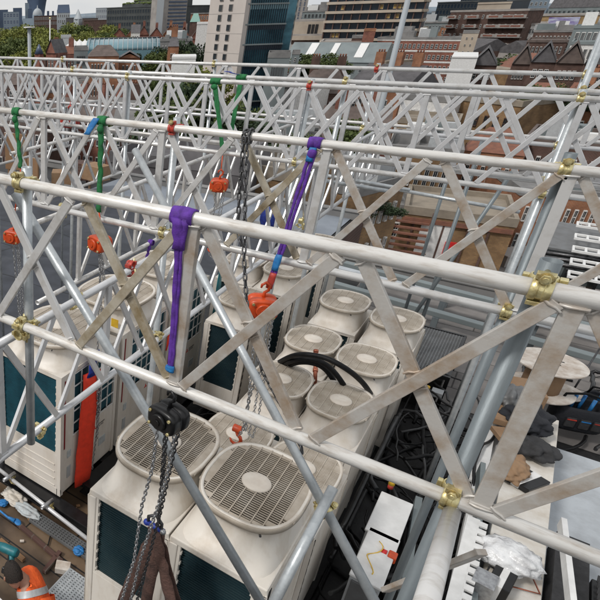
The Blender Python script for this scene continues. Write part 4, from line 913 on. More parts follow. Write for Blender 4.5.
# local coordinates (x right, y forward, z from deck). spine leans from pelvis (right/near) to head
chest = V((_c.x-hd.x, _c.y-hd.y, .74)); pel = chest+V((.26, -.20, -.30)); neck = V((chest.x*.45, chest.y*.45, .90)); head = V((0, 0, K-.02))
shl = V((_s1.x-hd.x, _s1.y-hd.y, .78)); shr = V((_s2.x-hd.x, _s2.y-hd.y, .78)); 
elL = V((-.04, .26, .56)); wrL = V((-.12, .36, .40)); elR = V((.02, -.42, .52)); wrR = V((-.22, -.25, .36))
kL = V((.10, -.12, .10)); fL = V((.55, -.10, .08)); kR = V((.28, -.62, .10)); fR = V((.75, -.52, .08)); hpL = pel+V((0, .1, -.02)); hpR = pel+V((.06, -.1, -.02)); toeL = V((.66, -.05, .03)); toeR = V((.86, -.47, .03))
pts = [pel, chest, neck, head, shl, elL, wrL, shr, elR, wrR, hpL, kL, fL, hpR, kR, fR, toeL, toeR, (pel+chest)/2]
edges = [(0, 18), (18, 1), (1, 2), (2, 3), (1, 4), (4, 5), (5, 6), (1, 7), (7, 8), (8, 9), (0, 10), (10, 11), (11, 12), (12, 16), (0, 13), (13, 14), (14, 15), (15, 17)]
body = skin_obj('body', pts, edges, [.14, .15, .055, .085, .075, .05, .034, .075, .05, .034, .095, .07, .05, .095, .07, .05, .04, .04, .135], 'skin', 2, pt)
# head shape over the neck: skull with face (looks down and to -x)
fd = V((-.75, .35, -.56)).normalized(); sd = fd.cross(V((0, 0, 1))).normalized(); ud = sd.cross(fd).normalized()
rings = []
for j in range(15):
    t_ = math.pi*j/14; ring = []
    for i in range(20):
        a_ = 2*math.pi*i/20; x = math.sin(t_)*math.cos(a_); y = math.sin(t_)*math.sin(a_); z = math.cos(t_)
        f = .098 if y > 0 else .105; wx = .076*(1-.18*max(0, -z)); 
        p = sd*(x*wx)+fd*(y*f*(1-.12*max(0, -z)))+ud*(z*.122)
        if y > .93 and abs(z+.1) < .25: p += fd*.018
        ring.append(head+p)
    rings.append(ring)
obj('head', MB().loft(rings), 'skin', pt)
fc = MB(); fc.ball(head+fd*.108-ud*.02, (.014, .014, .02), 0, 8, 6); obj('nose', fc, 'skin', pt)
for s_ in (-1, 1):
    obj('ear', MB().ball(head+sd*s_*.078-ud*.01, (.014, .018, .03), 0, 8, 6), 'skin', pt)
    obj('eye', MB().ball(head+fd*.092+sd*s_*.032+ud*.01, .011, 0, 8, 6), 'dark', pt)
obj('mouth', MB().box(head+fd*.094-ud*.06, (.03, .02, .008)), 'red_dark', pt)
# hair cap
rings = []
for j in range(9):
    t_ = math.pi*.60*j/8; ring = []
    for i in range(22):
        a_ = 2*math.pi*i/22; x = math.sin(t_)*math.cos(a_); y = math.sin(t_)*math.sin(a_); z = math.cos(t_); lim = 1.0 if y < .55 else .97
        p = sd*(x*.083)+fd*(y*.110*lim-.008)+ud*(z*.128+.004*math.sin(i*3+j)); 
        if y > .35 and z < .45: p = sd*(x*.074)+fd*(y*.09)+ud*(max(z, .2)*.118)
        ring.append(head+p)
    rings.append(ring)
obj('hair', MB().loft(rings, 0, False, False), 'hair', pt)
# hands with fingers
def hand(wr, d, side, nm='hand'):
    d = V(d).normalized(); sd_ = d.cross(V((0, 0, 1))).normalized()*side; nn = d.cross(sd_); P_ = [wr, wr+d*.05, wr+d*.09]; E_ = [(0, 1), (1, 2)]; R_2 = [.026, (.036, .018), (.038, .016)]
    for k in range(4):
        b = wr+d*.085+sd_*((k-1.5)*.020); L_ = [.028, .032, .030, .024][k]; i0 = len(P_); dn = V((0, 0, -1))
        P_ += [b+d*.012, b+d*(.012+L_)+dn*.010, b+d*(.012+L_*1.5)+dn*.032, b+d*(.012+L_*1.5)+dn*.052]; E_ += [(2, i0), (i0, i0+1), (i0+1, i0+2), (i0+2, i0+3)]; R_2 += [.0095, .009, .0085, .007]
    i0 = len(P_); P_ += [wr+d*.035+sd_*.034, wr+d*.065+sd_*.055+V((0, 0, -.01)), wr+d*.09+sd_*.055+V((0, 0, -.025))]; E_ += [(1, i0), (i0, i0+1), (i0+1, i0+2)]; R_2 += [.012, .010, .008]
    return skin_obj(nm, P_, E_, R_2, 'skin', 1, pt)
hand(wrL, (-.6, .5, -.3), 1); hand(wrR, (-.7, .5, -.2), -1)
# clothes
vest = skin_obj('vest', [pel+V((-.02, .03, .06)), (pel+chest)/2+V((0, 0, .015)), chest+V((0, 0, .01)), shl, shl.lerp(elL, .35), shr, shr.lerp(elR, .35), chest.lerp(neck, .85)], [(0, 1), (1, 2), (2, 3), (3, 4), (2, 5), (5, 6), (2, 7)], [.165, .17, .175, .115, .09, .115, .09, .088], 'hivis', 2, pt, 1)
tr_ = skin_obj('trousers', [pel, hpL, kL, fL.lerp(kL, .1), hpR, kR, fR.lerp(kR, .1)], [(0, 1), (1, 2), (2, 3), (0, 4), (4, 5), (5, 6)], [.165, .115, .085, .066, .115, .085, .066], 'navy', 2, pt)
slv = skin_obj('sleeves', [shl.lerp(elL, .25), elL, wrL.lerp(elL, .15)], [(0, 1), (1, 2)], [.072, .060, .045], 'hivis', 1, pt); slv = skin_obj('sleeves', [shr.lerp(elR, .25), elR, wrR.lerp(elR, .15)], [(0, 1), (1, 2)], [.072, .060, .045], 'hivis', 1, pt)
for s_, (a_, b_) in enumerate(((fL, toeL), (fR, toeR))): skin_obj('boot', [a_, a_.lerp(b_, .5), b_], [(0, 1), (1, 2)], [.062, .055, .045], 'black_matt', 1, pt)
# reflective band projected around the vest
from mathutils.bvhtree import BVHTree
bv = BVHTree.FromPolygons([v.co.copy() for v in vest.data.vertices], [tuple(p.vertices) for p in vest.data.polygons])
ax = (pel-chest).normalized(); u1 = ax.cross(V((0, 0, 1))).normalized(); u2 = u1.cross(ax)
def band(f, w=.05):
    rr = []
    for off in (-w/2, -w/6, w/6, w/2):
        cc = chest.lerp(pel, f)+ax*off; ring = []
        for k in range(36):
            dd = u1*math.cos(2*math.pi*k/36)+u2*math.sin(2*math.pi*k/36); h = bv.ray_cast(cc+dd*.6, -dd); ring.append((h[0] if h[0] is not None and (h[0]-cc).length < .3 else cc+dd*.17)+dd*.006)
        rr.append(ring)
    obj('reflective_band', MB().loft(rr), 'reflective', pt)
band(-.03, .055); band(.55)
# drill
dl = local(thing('power_drill', 'teal and black cordless drill held by the kneeling worker', 'drill', (0, 0, 0))); dp = aZ(7, 549, -4.98); dl.location = dp; dl.rotation_euler = (.5, .1, 3.3); dl.scale = (1.35, 1.35, 1.35)
obj('motor_housing', MB().path([(-.10, 0, 0), (-.08, 0, 0), (.03, 0, 0), (.09, 0, 0)], [.030, .038, .038, .028], 14), 'teal_tool', dl); obj('chuck', MB().tube((.09, 0, 0), (.15, 0, 0), .024, 14, 0, .015), 'black', dl)
obj('bit', MB().tube((.15, 0, 0), (.24, 0, 0), .005, 8), 'steel', dl); obj('grip', MB().path([(-.05, 0, -.02), (-.06, 0, -.07), (-.07, 0, -.13)], [.024, .020, .022], 12), 'teal_tool', dl)
obj('battery', MB().box((-.06, 0, -.155), (.12, .075, .05)), 'black', dl, bevel=.008); obj('trigger', MB().box((-.03, 0, -.055), (.015, .014, .03)), 'black', dl)
c = aZ(15, 521, DZ+.06); o = obj('blue_scraper', MB().path([(0, 0, 0), (.10, .05, 0), (.22, .08, 0), (.27, .10, 0)], [.03, .014, .012, .012], 8).ball((-.03, -.02, 0), (.06, .04, .015)), 'blue'); o.location = c; o.rotation_euler = (0, 0, 2.8); tag(o, 'light blue plastic scraper on the boards at the left edge', 'scraper')
c = aZ(90, 590, DZ+.14); t = local(thing('knife', 'yellow and black knife lying on the pale perforated tray', 'knife', (0, 0, 0))); t.location = c; t.rotation_euler = (0, 0, 1.9); obj('handle', MB().box((0, 0, 0), (.13, .03, .022)), 'yellow', t, bevel=.006); obj('blade', MB().box((.10, 0, 0), (.07, .018, .004)), 'steel', t); obj('grip', MB().box((-.03, 0, .004), (.05, .032, .02)), 'black', t, bevel=.003)
wp = aZ(-4, 606, -4.3); tag(obj('loose_board', MB().box((wp.x-.25, wp.y-.15, -4.32), (1.0, .5, .03), 0, Matrix.Rotation(-.1, 3, 'Z')).bb((wp.x-.5, wp.y-.3, DZ), (wp.x-.42, wp.y-.2, -4.34)).bb((wp.x+.0, wp.y-.3, DZ), (wp.x+.08, wp.y-.2, -4.34)), 'white'), 'pale panel edge at the bottom left corner beside the worker', 'panel')
HAZE = False
SC = 1.
# ------------------------------------------------------------------ city
GZ = -28.
n = 80; m = MB(); m.add([(-7000, -3000, GZ), (7000, -3000, GZ), (7000, 8000, GZ), (-7000, 8000, GZ)], [(0, 1, 2, 3)]); struct('ground', m, 'asphalt')
WM = {}
def winmesh(frame='frame_white', pane='glass_win', kind='sash'):
    key = (frame, pane, kind)
    if key in WM: return WM[key]
    m = MB()
    m.bb((-.5, -.06, -.5), (-.42, .03, .5)); m.bb((.42, -.06, -.5), (.5, .03, .5)); m.bb((-.42, -.06, -.5), (.42, .03, -.43)); m.bb((-.42, -.06, .43), (.42, .03, .5))
    if kind == 'sash': m.bb((-.42, -.04, -.02), (.42, .03, .03)); m.bb((-.02, -.035, -.43), (.02, .03, .43))
    if kind == 'strip':
        for k in (-.2, .06, .28): m.bb((k-.02, -.035, -.43), (k+.02, .03, .43))
    m.bb((-.42, -.02, -.43), (.42, .02, .43), 1)
    WM[key] = mesh('window', m, [frame, pane]); return WM[key]
def windows(parent, P, Q, zt, rows, cols, fh, wf=.5, hf=.55, frame='frame_white', pane='glass_win', kind='sash', m0=.0, zoff=.25, limit=100):
    P = V(P); Q = V(Q); d = (Q-P); L = math.hypot(d.x, d.y); u = V((d.x/L, d.y/L, 0)); rz = math.atan2(u.y, u.x); me = winmesh(frame, pane, kind); cell = (L-2*m0)/cols; cnt = 0
    for r in range(rows):
        for c in range(cols):
            if cnt >= limit: return
            cnt += 1
            o = bpy.data.objects.new('window', me); C.objects.link(o); o.parent = parent
            p = V((P.x, P.y, 0))+u*(m0+cell*(c+.5)); p.z = zt-zoff-fh*(r+.5)
            o.location = p-V(parent['_o']); o.rotation_euler = (0, 0, rz); o.scale = (cell*wf, 1.6, fh*hf)
def corner(A, z=None, D=None): return aZ(A[0], A[1], z) if z is not None else aD(A[0], A[1], D)
def bld(label, A, B, depth, wall, z=None, D=None, D2=None, zb=GZ, roof='flat', rm='roof_grey', rh=3., rows=3, cols=6, fh=3.2, wf=.5, hf=.55, frame='frame_white', pane='glass_win', kind='sash', side=None, bands=None, name='building', cat='building', m0=.5, zoff=.4, win=True, para=.5, chim=0, group=None, clutter=0, gw=None):
    if D: D = D*SC; D2 = D2*SC if D2 else None; depth = depth*SC; rh = rh*SC
    P = corner(A, z, D); zt = P.z
    Q = corner(B, z, D2 if D2 else D) if z is None else aZ(B[0], B[1], z)
    Q = V((Q.x, Q.y, zt)); u = (Q-P).normalized(); nrm = V((-u.y, u.x, 0)); 
    if nrm.dot(V((P.x, P.y, 0))) < 0: nrm = -nrm
    R = P+nrm*depth; S = Q+nrm*depth; o = (P+Q+R+S)/4; o.z = zb
    t = thing(name, label, cat, o, group)
    m = MB(); q = [P, Q, S, R]; m.prism([(p.x, p.y) for p in q], zb, zt); obj('wall', m, wall, t)
    L = (Q-P).length; ex = .25
    def grow(e): return [(p.x+(p.x-o.x)*e, p.y+(p.y-o.y)*e) for p in q]
    if roof == 'flat':
        e = min(.02, .3/max(L, depth)*2)
        m = MB(); g = grow(e); gi = [(p.x-(p.x-o.x)*.06, p.y-(p.y-o.y)*.06) for p in q]
        m.loft([[V((x, y, zz)) for x, y in pl] for pl, zz in ((g, zt-.1), (g, zt+para), (gi, zt+para), (gi, zt+.12))], sm=False); m.add([(x, y, zt+.12) for x, y in gi], [(0, 1, 2, 3)]); obj('roof', m, rm, t)
        rn = random.Random(hash(label) % 1 + int(L*10)); 
        for k in range(clutter):
            a_, b_ = rn.uniform(.15, .8), rn.uniform(.2, .7); c_ = P+(Q-P)*a_+nrm*depth*b_; s_ = rn.uniform(.8, 2.6)*SC**.6; h_ = rn.uniform(.8, 2.2)*SC**.5
            obj('roof_plant', MB().box((c_.x, c_.y, zt+.12+h_/2), (s_, s_*.7, h_), 0, Matrix.Rotation(math.atan2(u.y, u.x), 3, 'Z')), rn.choice(['cabinet_grey', 'roof_grey', 'zinc', 'white']), t)
    elif roof in ('gable', 'hip'):
        a = [V((x, y, zt)) for x, y in grow(.03)]; ins = .28 if roof == 'hip' else 0
        r1 = (a[0]+a[3])/2; r2 = (a[1]+a[2])/2; rr1 = r1.lerp(r2, ins)+V((0, 0, rh)); rr2 = r2.lerp(r1, ins)+V((0, 0, rh))
        obj('roof', MB().add(a+[rr1, rr2], [(0, 1, 5, 4), (2, 3, 4, 5), (0, 4, 3), (1, 2, 5), (3, 2, 1, 0)]), rm, t)
    elif roof == 'gables':      # row of gables facing the camera
        k = 1 if (Q-P).length < 11 else 2
        for i in range(k):
            p0 = P.lerp(Q, i/k); p1 = P.lerp(Q, (i+1)/k); w_ = (p1-p0).length; c_ = (p0+p1)/2
            m = MB(); a = [p0, p1, p1+nrm*depth, p0+nrm*depth]; r1 = c_+V((0, 0, rh)); r2 = r1+nrm*depth; f_ = [p0-nrm*.02, p1-nrm*.02, r1-nrm*.02-V((0, 0, .35))]
            obj('roof', MB().add([x-(V((0, 0, 0)) if j > 1 else nrm*.3) for j, x in enumerate(a)]+[r1-nrm*.3, r2], [(0, 4, 5, 3), (1, 2, 5, 4), (3, 2, 1, 0), (2, 3, 5)]), rm, t)
            obj('gable_wall', MB().add(f_+[x+nrm*.3 for x in f_], [(0, 1, 2), (5, 4, 3), (0, 3, 4, 1), (1, 4, 5, 2), (2, 5, 3, 0)]), gw or wall, t)
    elif roof == 'mansard':
        g = [V((x, y, zt)) for x, y in grow(.01)]; g2 = [V((o.x, o.y, 0)).lerp(V((p.x, p.y, 0)), .86)+V((0, 0, zt+rh)) for p in q]
        obj('roof', MB().loft([g, g2], sm=False).add(g2, [(0, 1, 2, 3)]), rm, t)
    elif roof == 'barrel':
        m = MB(); rings = []
        for e in (P, Q): rings.append([e+nrm*depth*(.5-.5*math.cos(math.pi*k/10))+V((0, 0, rh*math.sin(math.pi*k/10))) for k in range(11)])
        m.loft(rings, sm=True); m.add(rings[0], [tuple(range(11))]); m.add(rings[1], [tuple(range(11))]); obj('roof', m, rm, t)
    for i in range(chim):
        c_ = P.lerp(Q, (i+.5)/chim)+nrm*depth*.5; ch_ = obj('chimney', MB().box((c_.x, c_.y, zt+rh*.5+.8), (1.1, .8, rh+1.6), 0, Matrix.Rotation(math.atan2(u.y, u.x), 3, 'Z')), wall, t)
        pm = MB()
        for k in (-.35, 0, .35): pm.tube((c_.x+u.x*k, c_.y+u.y*k, zt+rh+1.6), (c_.x+u.x*k, c_.y+u.y*k, zt+rh+1.95), .12, 8)
        cpot = obj('chimney_pots', pm, 'clay'); cpot.parent = ch_
    if bands:
        nb, bh, bd, bm = bands
        for i in range(nb):
            zz = zt-fh*i; g = [(p-(nrm*bd if j < 2 else V((0, 0, 0)))+u*(-bd if j in (0, 3) else bd)) for j, p in enumerate(q)]
            obj('floor_band', MB().prism([(p.x, p.y) for p in g], zz-bh, zz), bm, t)
    if win and rows:
        off = nrm*-.05; windows(t, P+off, Q+off, zt, rows, cols, fh, wf, hf, frame, pane, kind, m0, zoff, 100)
        if side:
            so = u*.05
            if side in ('R', 'B') : windows(t, Q+so, S+so, zt, rows, max(1, int(cols*depth/L)), fh, wf, hf, frame, pane, kind, m0, zoff, max(0, 100-rows*cols) if side == 'R' else 30)
            if side in ('L', 'B') : windows(t, R-so, P-so, zt, rows, max(1, int(cols*depth/L)), fh, wf, hf, frame, pane, kind, m0, zoff, 30)
    return t, P, Q, nrm, u
# ---- far skyline
def skybox_(label, A, B, D, depth, wall, **k): 
    k.setdefault('win', False); k.setdefault('para', .1); k.setdefault('roof', 'flat'); k.setdefault('rm', wall); return bld(label, A, B, depth, wall, D=D, **k)
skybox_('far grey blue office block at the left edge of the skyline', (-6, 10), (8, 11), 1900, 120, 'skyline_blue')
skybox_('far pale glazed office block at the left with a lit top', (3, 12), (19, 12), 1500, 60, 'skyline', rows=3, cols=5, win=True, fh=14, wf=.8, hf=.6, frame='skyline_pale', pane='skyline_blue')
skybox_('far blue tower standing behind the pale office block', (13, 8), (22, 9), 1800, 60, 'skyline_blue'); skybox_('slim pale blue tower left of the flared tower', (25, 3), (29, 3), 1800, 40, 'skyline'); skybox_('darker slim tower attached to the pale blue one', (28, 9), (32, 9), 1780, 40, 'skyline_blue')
# flared tower
c = aD(37, 20, 2300); t = thing('flared_tower', 'dark blue tower widening towards its top on the far left skyline', 'tower', (c.x, c.y, GZ)); rings = []
for f in range(9):
    z = GZ+(aD(37, -6, 2300).z-GZ)*f/8; w_ = 22+ (f/8)**1.8*14; rings.append([V((c.x+w_*math.copysign(abs(math.cos(a))**.5, math.cos(a)), c.y+w_*.8*math.copysign(abs(math.sin(a))**.5, math.sin(a)), z)) for a in [2*math.pi*k/20 for k in range(20)]])
obj('shaft', MB().loft(rings, 0, True, True), 'skyline_blue', t)
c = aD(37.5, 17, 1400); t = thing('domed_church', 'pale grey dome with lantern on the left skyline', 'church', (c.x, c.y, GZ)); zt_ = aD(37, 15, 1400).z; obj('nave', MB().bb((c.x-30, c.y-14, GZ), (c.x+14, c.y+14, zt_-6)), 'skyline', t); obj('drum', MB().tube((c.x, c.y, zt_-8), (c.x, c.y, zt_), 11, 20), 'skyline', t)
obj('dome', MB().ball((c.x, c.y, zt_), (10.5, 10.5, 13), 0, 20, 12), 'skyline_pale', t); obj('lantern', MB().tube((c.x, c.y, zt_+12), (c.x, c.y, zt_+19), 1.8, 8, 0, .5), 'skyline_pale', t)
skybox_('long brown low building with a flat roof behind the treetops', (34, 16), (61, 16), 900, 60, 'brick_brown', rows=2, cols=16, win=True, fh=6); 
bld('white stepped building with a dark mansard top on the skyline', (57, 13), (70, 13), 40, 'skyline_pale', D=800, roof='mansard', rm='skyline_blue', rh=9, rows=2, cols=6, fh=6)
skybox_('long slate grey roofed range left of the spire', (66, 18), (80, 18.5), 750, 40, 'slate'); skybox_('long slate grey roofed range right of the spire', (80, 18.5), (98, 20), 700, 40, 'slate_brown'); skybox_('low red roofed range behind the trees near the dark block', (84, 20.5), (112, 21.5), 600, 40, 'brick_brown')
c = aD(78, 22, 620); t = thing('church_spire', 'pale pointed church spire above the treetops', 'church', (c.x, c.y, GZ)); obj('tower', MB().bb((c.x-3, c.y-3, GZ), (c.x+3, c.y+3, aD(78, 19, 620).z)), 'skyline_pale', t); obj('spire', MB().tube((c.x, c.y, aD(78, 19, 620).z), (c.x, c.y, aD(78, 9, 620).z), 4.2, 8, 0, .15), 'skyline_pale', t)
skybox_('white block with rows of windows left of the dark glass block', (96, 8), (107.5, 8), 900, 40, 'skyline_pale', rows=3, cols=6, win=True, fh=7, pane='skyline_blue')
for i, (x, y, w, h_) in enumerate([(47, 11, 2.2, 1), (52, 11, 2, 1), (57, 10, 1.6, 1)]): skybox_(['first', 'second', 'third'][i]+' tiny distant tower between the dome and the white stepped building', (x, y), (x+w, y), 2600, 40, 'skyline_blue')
# dark block with green stepped top
t, P, Q, nr, u = bld('dark glass office block with a stepped curving green roof', (107, 8.5), (159, 8), 50, 'dark_stone', D=430, D2=400, rows=4, cols=20, fh=3.6, wf=.65, hf=.6, frame='dark_stone', pane='blueglass_dark', kind='strip', rm='dark_stone', side='L')
for i, (f0, f1, h_) in enumerate([(.22, .95, 2.0), (.35, .86, 3.6), (.50, .76, 5.2)]):
    a = P.lerp(Q, f0)+nr*(4+i*5); b = P.lerp(Q, f1)+nr*(4+i*5); obj('roof_step', MB().prism([(a.x, a.y), (b.x, b.y), (b.x+nr.x*30, b.y+nr.y*30), (a.x+nr.x*30, a.y+nr.y*30)], P.z+h_-2.0, P.z+h_), 'dark_stone', t)
    g = MB(); rn = random.Random(i)
    for k in range(60): q = a.lerp(b, rn.random())+nr*rn.uniform(.5, 8); g.ball((q.x, q.y, P.z+h_+.2), (rn.uniform(.6, 1.6),)*2+(rn.uniform(.5, 1.1),), 0, 6, 4)
    g_ = obj('roof_garden', g, 'leaf_b', t)
# white tower block with louvred bands
t, P, Q, nr, u = bld('pale concrete tower block with horizontal louvred bands', (165, -14), (189, -13), 8, 'concrete', D=300, D2=310, rows=0, rm='concrete')
for k in range(16): zz = P.z-1.6-k*1.45; a = P.lerp(Q, .22)-nr*.25; b = P.lerp(Q, .97)-nr*.25; obj('louvre_band', MB().prism([(a.x, a.y), (b.x, b.y), (b.x+nr.x*.2, b.y+nr.y*.2), (a.x+nr.x*.2, a.y+nr.y*.2)], zz-.62, zz), 'skyline_blue', t)
bld('windowless concrete stair shaft on the left of the louvred tower', (158.5, -14), (165.5, -14), 2.5, 'skyline_pale', D=299, rows=0, rm='concrete')
bld('orange brick block beyond the right side of the louvred tower', (191, 14), (212, 14.5), 30, 'brick_orange', D=380, rows=3, cols=8, fh=3.2); bld('distant brown roofed block behind the orange brick one', (186, 10), (214, 10), 30, 'skyline', D=600, rows=0)
bld('low building with pale green copper roof by the white tower', (190, 22), (200, 23), 14, 'brick_brown', D=260, roof='hip', rm='copper_green', rh=3, rows=0)
bld('low white canopied roof beside the white tower', (197, 24), (212, 25), 14, 'frame_white', D=230, rows=0, rm='white')
# red brick gabled mansions
for i, (x0, x1, y, D_, wall, rm, l) in enumerate([(112, 126, 31, 300, 'brick_red', 'slate', 'leftmost red brick mansion with pale gables beyond the trees'), (126, 141, 30, 295, 'brick_orange', 'slate_brown', 'orange brick gabled mansion left of the white gabled one'), (138, 149, 29, 285, 'brick_red', 'slate', 'red brick mansion with steep slate gables below the dark block'),
        (149, 163, 31, 280, 'brick_red', 'slate', 'red brick gabled mansion in front of the louvred tower'), (163, 177, 29, 275, 'brick_orange', 'clay', 'orange gabled mansion under the louvred tower'), (177, 190, 31, 265, 'brick_red', 'clay', 'red gabled mansion right of the louvred tower'), (190, 204, 33, 240, 'brick_red', 'slate_brown', 'last red gabled mansion by the white tower')]):
    bld(l, (x0, y+6), (x1, y+6), 12, wall, D=D_, roof='gables', rm=rm, rh=3.6, rows=3, cols=4, fh=3.2, chim=1, wf=.4)
bld('white rendered gable house among the red mansions', (131, 33), (140, 33), 10, 'frame_white', D=262, roof='gable', rm='slate', rows=2, cols=3, fh=3)
# trees ------------------------------------------------------------
def leafcloud(seed, lm, n=6500, lobes=16):
    rn = random.Random(seed); m = MB(); L = [(V((rn.gauss(0, .42), rn.gauss(0, .42), rn.uniform(-.25, .62))), rn.uniform(.22, .42)) for _ in range(lobes)]
    for k in range(n):
        c, r = rn.choice(L); d = V((rn.gauss(0, 1), rn.gauss(0, 1), rn.gauss(0, 1))).normalized(); p = c+d*r*rn.uniform(.55, 1.05)
        s_ = rn.uniform(.022, .052); a = V((rn.gauss(0, 1), rn.gauss(0, 1), rn.gauss(0, .7))).normalized(); b = a.cross(V((rn.gauss(0, 1), rn.gauss(0, 1), rn.gauss(0, 1)))).normalized()
        m.add([p-a*s_-b*s_*.5, p+a*s_*.2-b*s_, p+a*s_+b*s_*.3, p-a*s_*.1+b*s_*.9], [(0, 1, 2, 3)])
    return mesh('crown', m, [lm])
_tr = {}
def tree(label, px, py, D, r, lm='leaf_a', seed=0, zt=None, group=None, zb=GZ, sq=1.):
    key = (lm, seed % 4)
    if key not in _tr: _tr[key] = leafcloud(seed % 4+17, lm)
    c = aD(px, py, D); top = c.z; t = thing('tree', label, 'tree', (c.x, c.y, zb), group)
    o = bpy.data.objects.new('crown', _tr[key]); C.objects.link(o); o.parent = t; o.location = (0, 0, top-r*.95*sq-zb); o.scale = (r, r, r*sq); o.rotation_euler = (0, 0, seed*1.7)
    m = MB(); h_ = max(1, top-r*1.1*sq-zb); m.path([(c.x, c.y, zb), (c.x+.1*r, c.y, zb+h_*.5), (c.x, c.y, zb+h_)], [r*.075, r*.055, r*.045], 8)
    for k in range(5):
        a = k*1.3+seed; m.path([(c.x, c.y, zb+h_*.85), (c.x+math.cos(a)*r*.3, c.y+math.sin(a)*r*.3, zb+h_+r*.35*sq), (c.x+math.cos(a)*r*.6, c.y+math.sin(a)*r*.6, zb+h_+r*.8*sq)], [r*.035, r*.022, r*.01], 6)
    obj('trunk', m, 'bark', t); return t
rn = random.Random(5); G = 'plane trees in the square beyond the trusses'
lab = ['tall olive plane tree', 'rounded yellowish plane tree', 'broad darker plane tree', 'bushy plane tree']
for i, (x, y, D_, r) in enumerate([(-4, 25, 330, 11), (7, 26, 300, 10), (18, 24, 330, 11), (30, 25, 340, 11), (42, 24, 330, 11), (54, 25, 330, 11), (64, 22, 340, 12), (74, 24, 330, 11), (84, 25, 340, 11), (95, 24, 340, 11), (106, 24, 330, 11), (117, 28, 310, 9), (60, 30, 260, 8), (74, 30, 270, 9), (88, 31, 260, 8), (100, 33, 270, 8), (112, 33, 270, 8), (126, 36, 255, 7),
        (2, 34, 200, 9), (14, 36, 190, 9), (26, 35, 200, 9), (38, 36, 190, 8), (48, 39, 180, 7), (8, 44, 160, 7), (20, 46, 155, 7), (34, 45, 155, 7), (46, 46, 150, 7)]):
    where = ['at the far left', 'behind the tall chimney', 'below the dome', 'below the spire', 'towards the dark glass block', 'left of the brick gables']; wi = min(5, max(0, int((x+5)/22))); row = 'in the back row' if D_ > 290 else 'in the middle row' if D_ > 210 else 'in the front row'
    tree(f'{lab[i%4]} {row} {where[wi]}'+[', on the left', ', on the right', ''][i % 3], x, y, D_, r, 'leaf_a' if i % 4 < 3 else 'leaf_b', i, group=G)
for (x, y, D_, r, lm, l, sq) in [(167, 46, 125, 4.2, 'leaf_dark', 'dark conifer like tree right of the glass hall', 1.3), (155, 51, 120, 3.6, 'leaf_b', 'small green tree in front of the glass hall end', 1), (176, 50, 120, 3, 'leaf_b', 'low bush tree beside the dark conifer', 1), (197, 36, 130, 5, 'leaf_dark', 'tall dark evergreen left of the white tower', 1.6), (190, 44, 128, 4, 'leaf_dark', 'shorter dark evergreen beside the tall one', 1.3),
        (319, 53, 150, 5.5, 'leaf_b', 'bushy green roof garden shrub in front of the grey skylight roof', .7), (334, 57, 148, 4, 'leaf_b', 'smaller shrub right of the roof garden bush', .7), (497, 53, 190, 8, 'leaf_b', 'round green tree in front of the balcony tower', .8), (486, 57, 185, 6, 'leaf_dark', 'darker small tree left of the round green one', .8),
        (165, 72, 60, 3.4, 'leaf_b', 'green tree seen through the webs left of the dark evergreens', 1), (186, 78, 58, 4.4, 'leaf_dark', 'dark tree behind the green slings', 1.2), (178, 92, 52, 3.6, 'leaf_b', 'lower green tree behind the truss webs at left', 1), (208, 66, 75, 3.4, 'leaf_a', 'yellow green tree at the foot of the white tower', 1), (232, 112, 44, 3.6, 'leaf_dark', 'dark bushy tree behind the far green slings', 1), (252, 96, 50, 2.6, 'leaf_b', 'narrow tree left of the white windowed building', 1.4),
        (310, 132, 46, 2.2, 'leaf_b', 'green tree between two galvanised poles', 1), (328, 146, 42, 1.8, 'leaf_dark', 'low dark tree under the third truss', .9), (350, 118, 60, 3, 'leaf_b', 'green tree right of the third truss red coupler', 1.1), (378, 198, 40, 1.3, 'leaf_dark', 'dark clipped bush above the pale courtyard wall', .6), (287, 176, 34, 1.2, 'leaf_b', 'small bush behind the crossed diagonals', .8), (590, 84, 90, 2.6, 'leaf_dark', 'dark tree at the right edge under the far chord', .8), (545, 82, 90, 2.4, 'leaf_b', 'small tree in front of the slate gables', .8)]:
    tree(l, x, y, D_, r, lm, int(x), sq=sq)
# mast
c = aD(29.2, 28, 70); t = thing('flue_mast', 'tall pale metal flue standing in front of the trees at left', 'flue', (c.x, c.y, GZ)); obj('shaft', MB().tube((c.x, c.y, GZ), (c.x, c.y, c.z), .20, 16), 'skyline_pale', t); obj('cap', MB().tube((c.x, c.y, c.z), (c.x, c.y, c.z+.12), .62, 18), 'white', t)
c = aD(50, 19, 150); t = thing('flagpole', 'thin pale flagpole rising from the red gabled building', 'flagpole', (c.x, c.y, GZ)); obj('pole', MB().tube((c.x, c.y, GZ), (c.x, c.y, c.z), .14, 8), 'white', t); obj('finial', MB().ball((c.x, c.y, c.z+.15), .25, 0, 8, 6), 'gold', t)
bld('red brick building with a stepped gable in front of the left trees', (46, 54), (76, 54.5), 5, 'brick_red', D=150, D2=148, roof='gable', rm='clay', rh=1.6, rows=3, cols=8, fh=3.4, chim=2)
bld('tall red gable end with white stone bands', (46, 53), (56, 53.5), 4, 'brick_red', D=143, D2=141, roof='gables', rm='slate', rh=2.8, rows=2, cols=2, fh=3.6)
bld('grey rooftop plant box behind the red gables', (61, 37.5), (71, 38), 6, 'cabinet_grey', D=158, rows=0, rm='cabinet_grey')
for i, x in enumerate((74, 79.5, 85)):
    c = aD(x, 43, 155); t = thing('marquee', ['left peak of the white tented roof', 'middle peak of the white tented roof', 'right peak of the white tented roof by the glass hall'][i], 'marquee', (c.x, c.y, GZ)); obj('canopy', MB().tube((c.x, c.y, c.z-2), (c.x, c.y, c.z+.6), 4.3, 8, 0, .2), 'white', t); obj('mast', MB().tube((c.x, c.y, GZ), (c.x, c.y, c.z+.8), .2, 8), 'white', t); obj('side', MB().tube((c.x, c.y, GZ), (c.x, c.y, c.z-2), 4.0, 8), 'cabinet_grey', t)
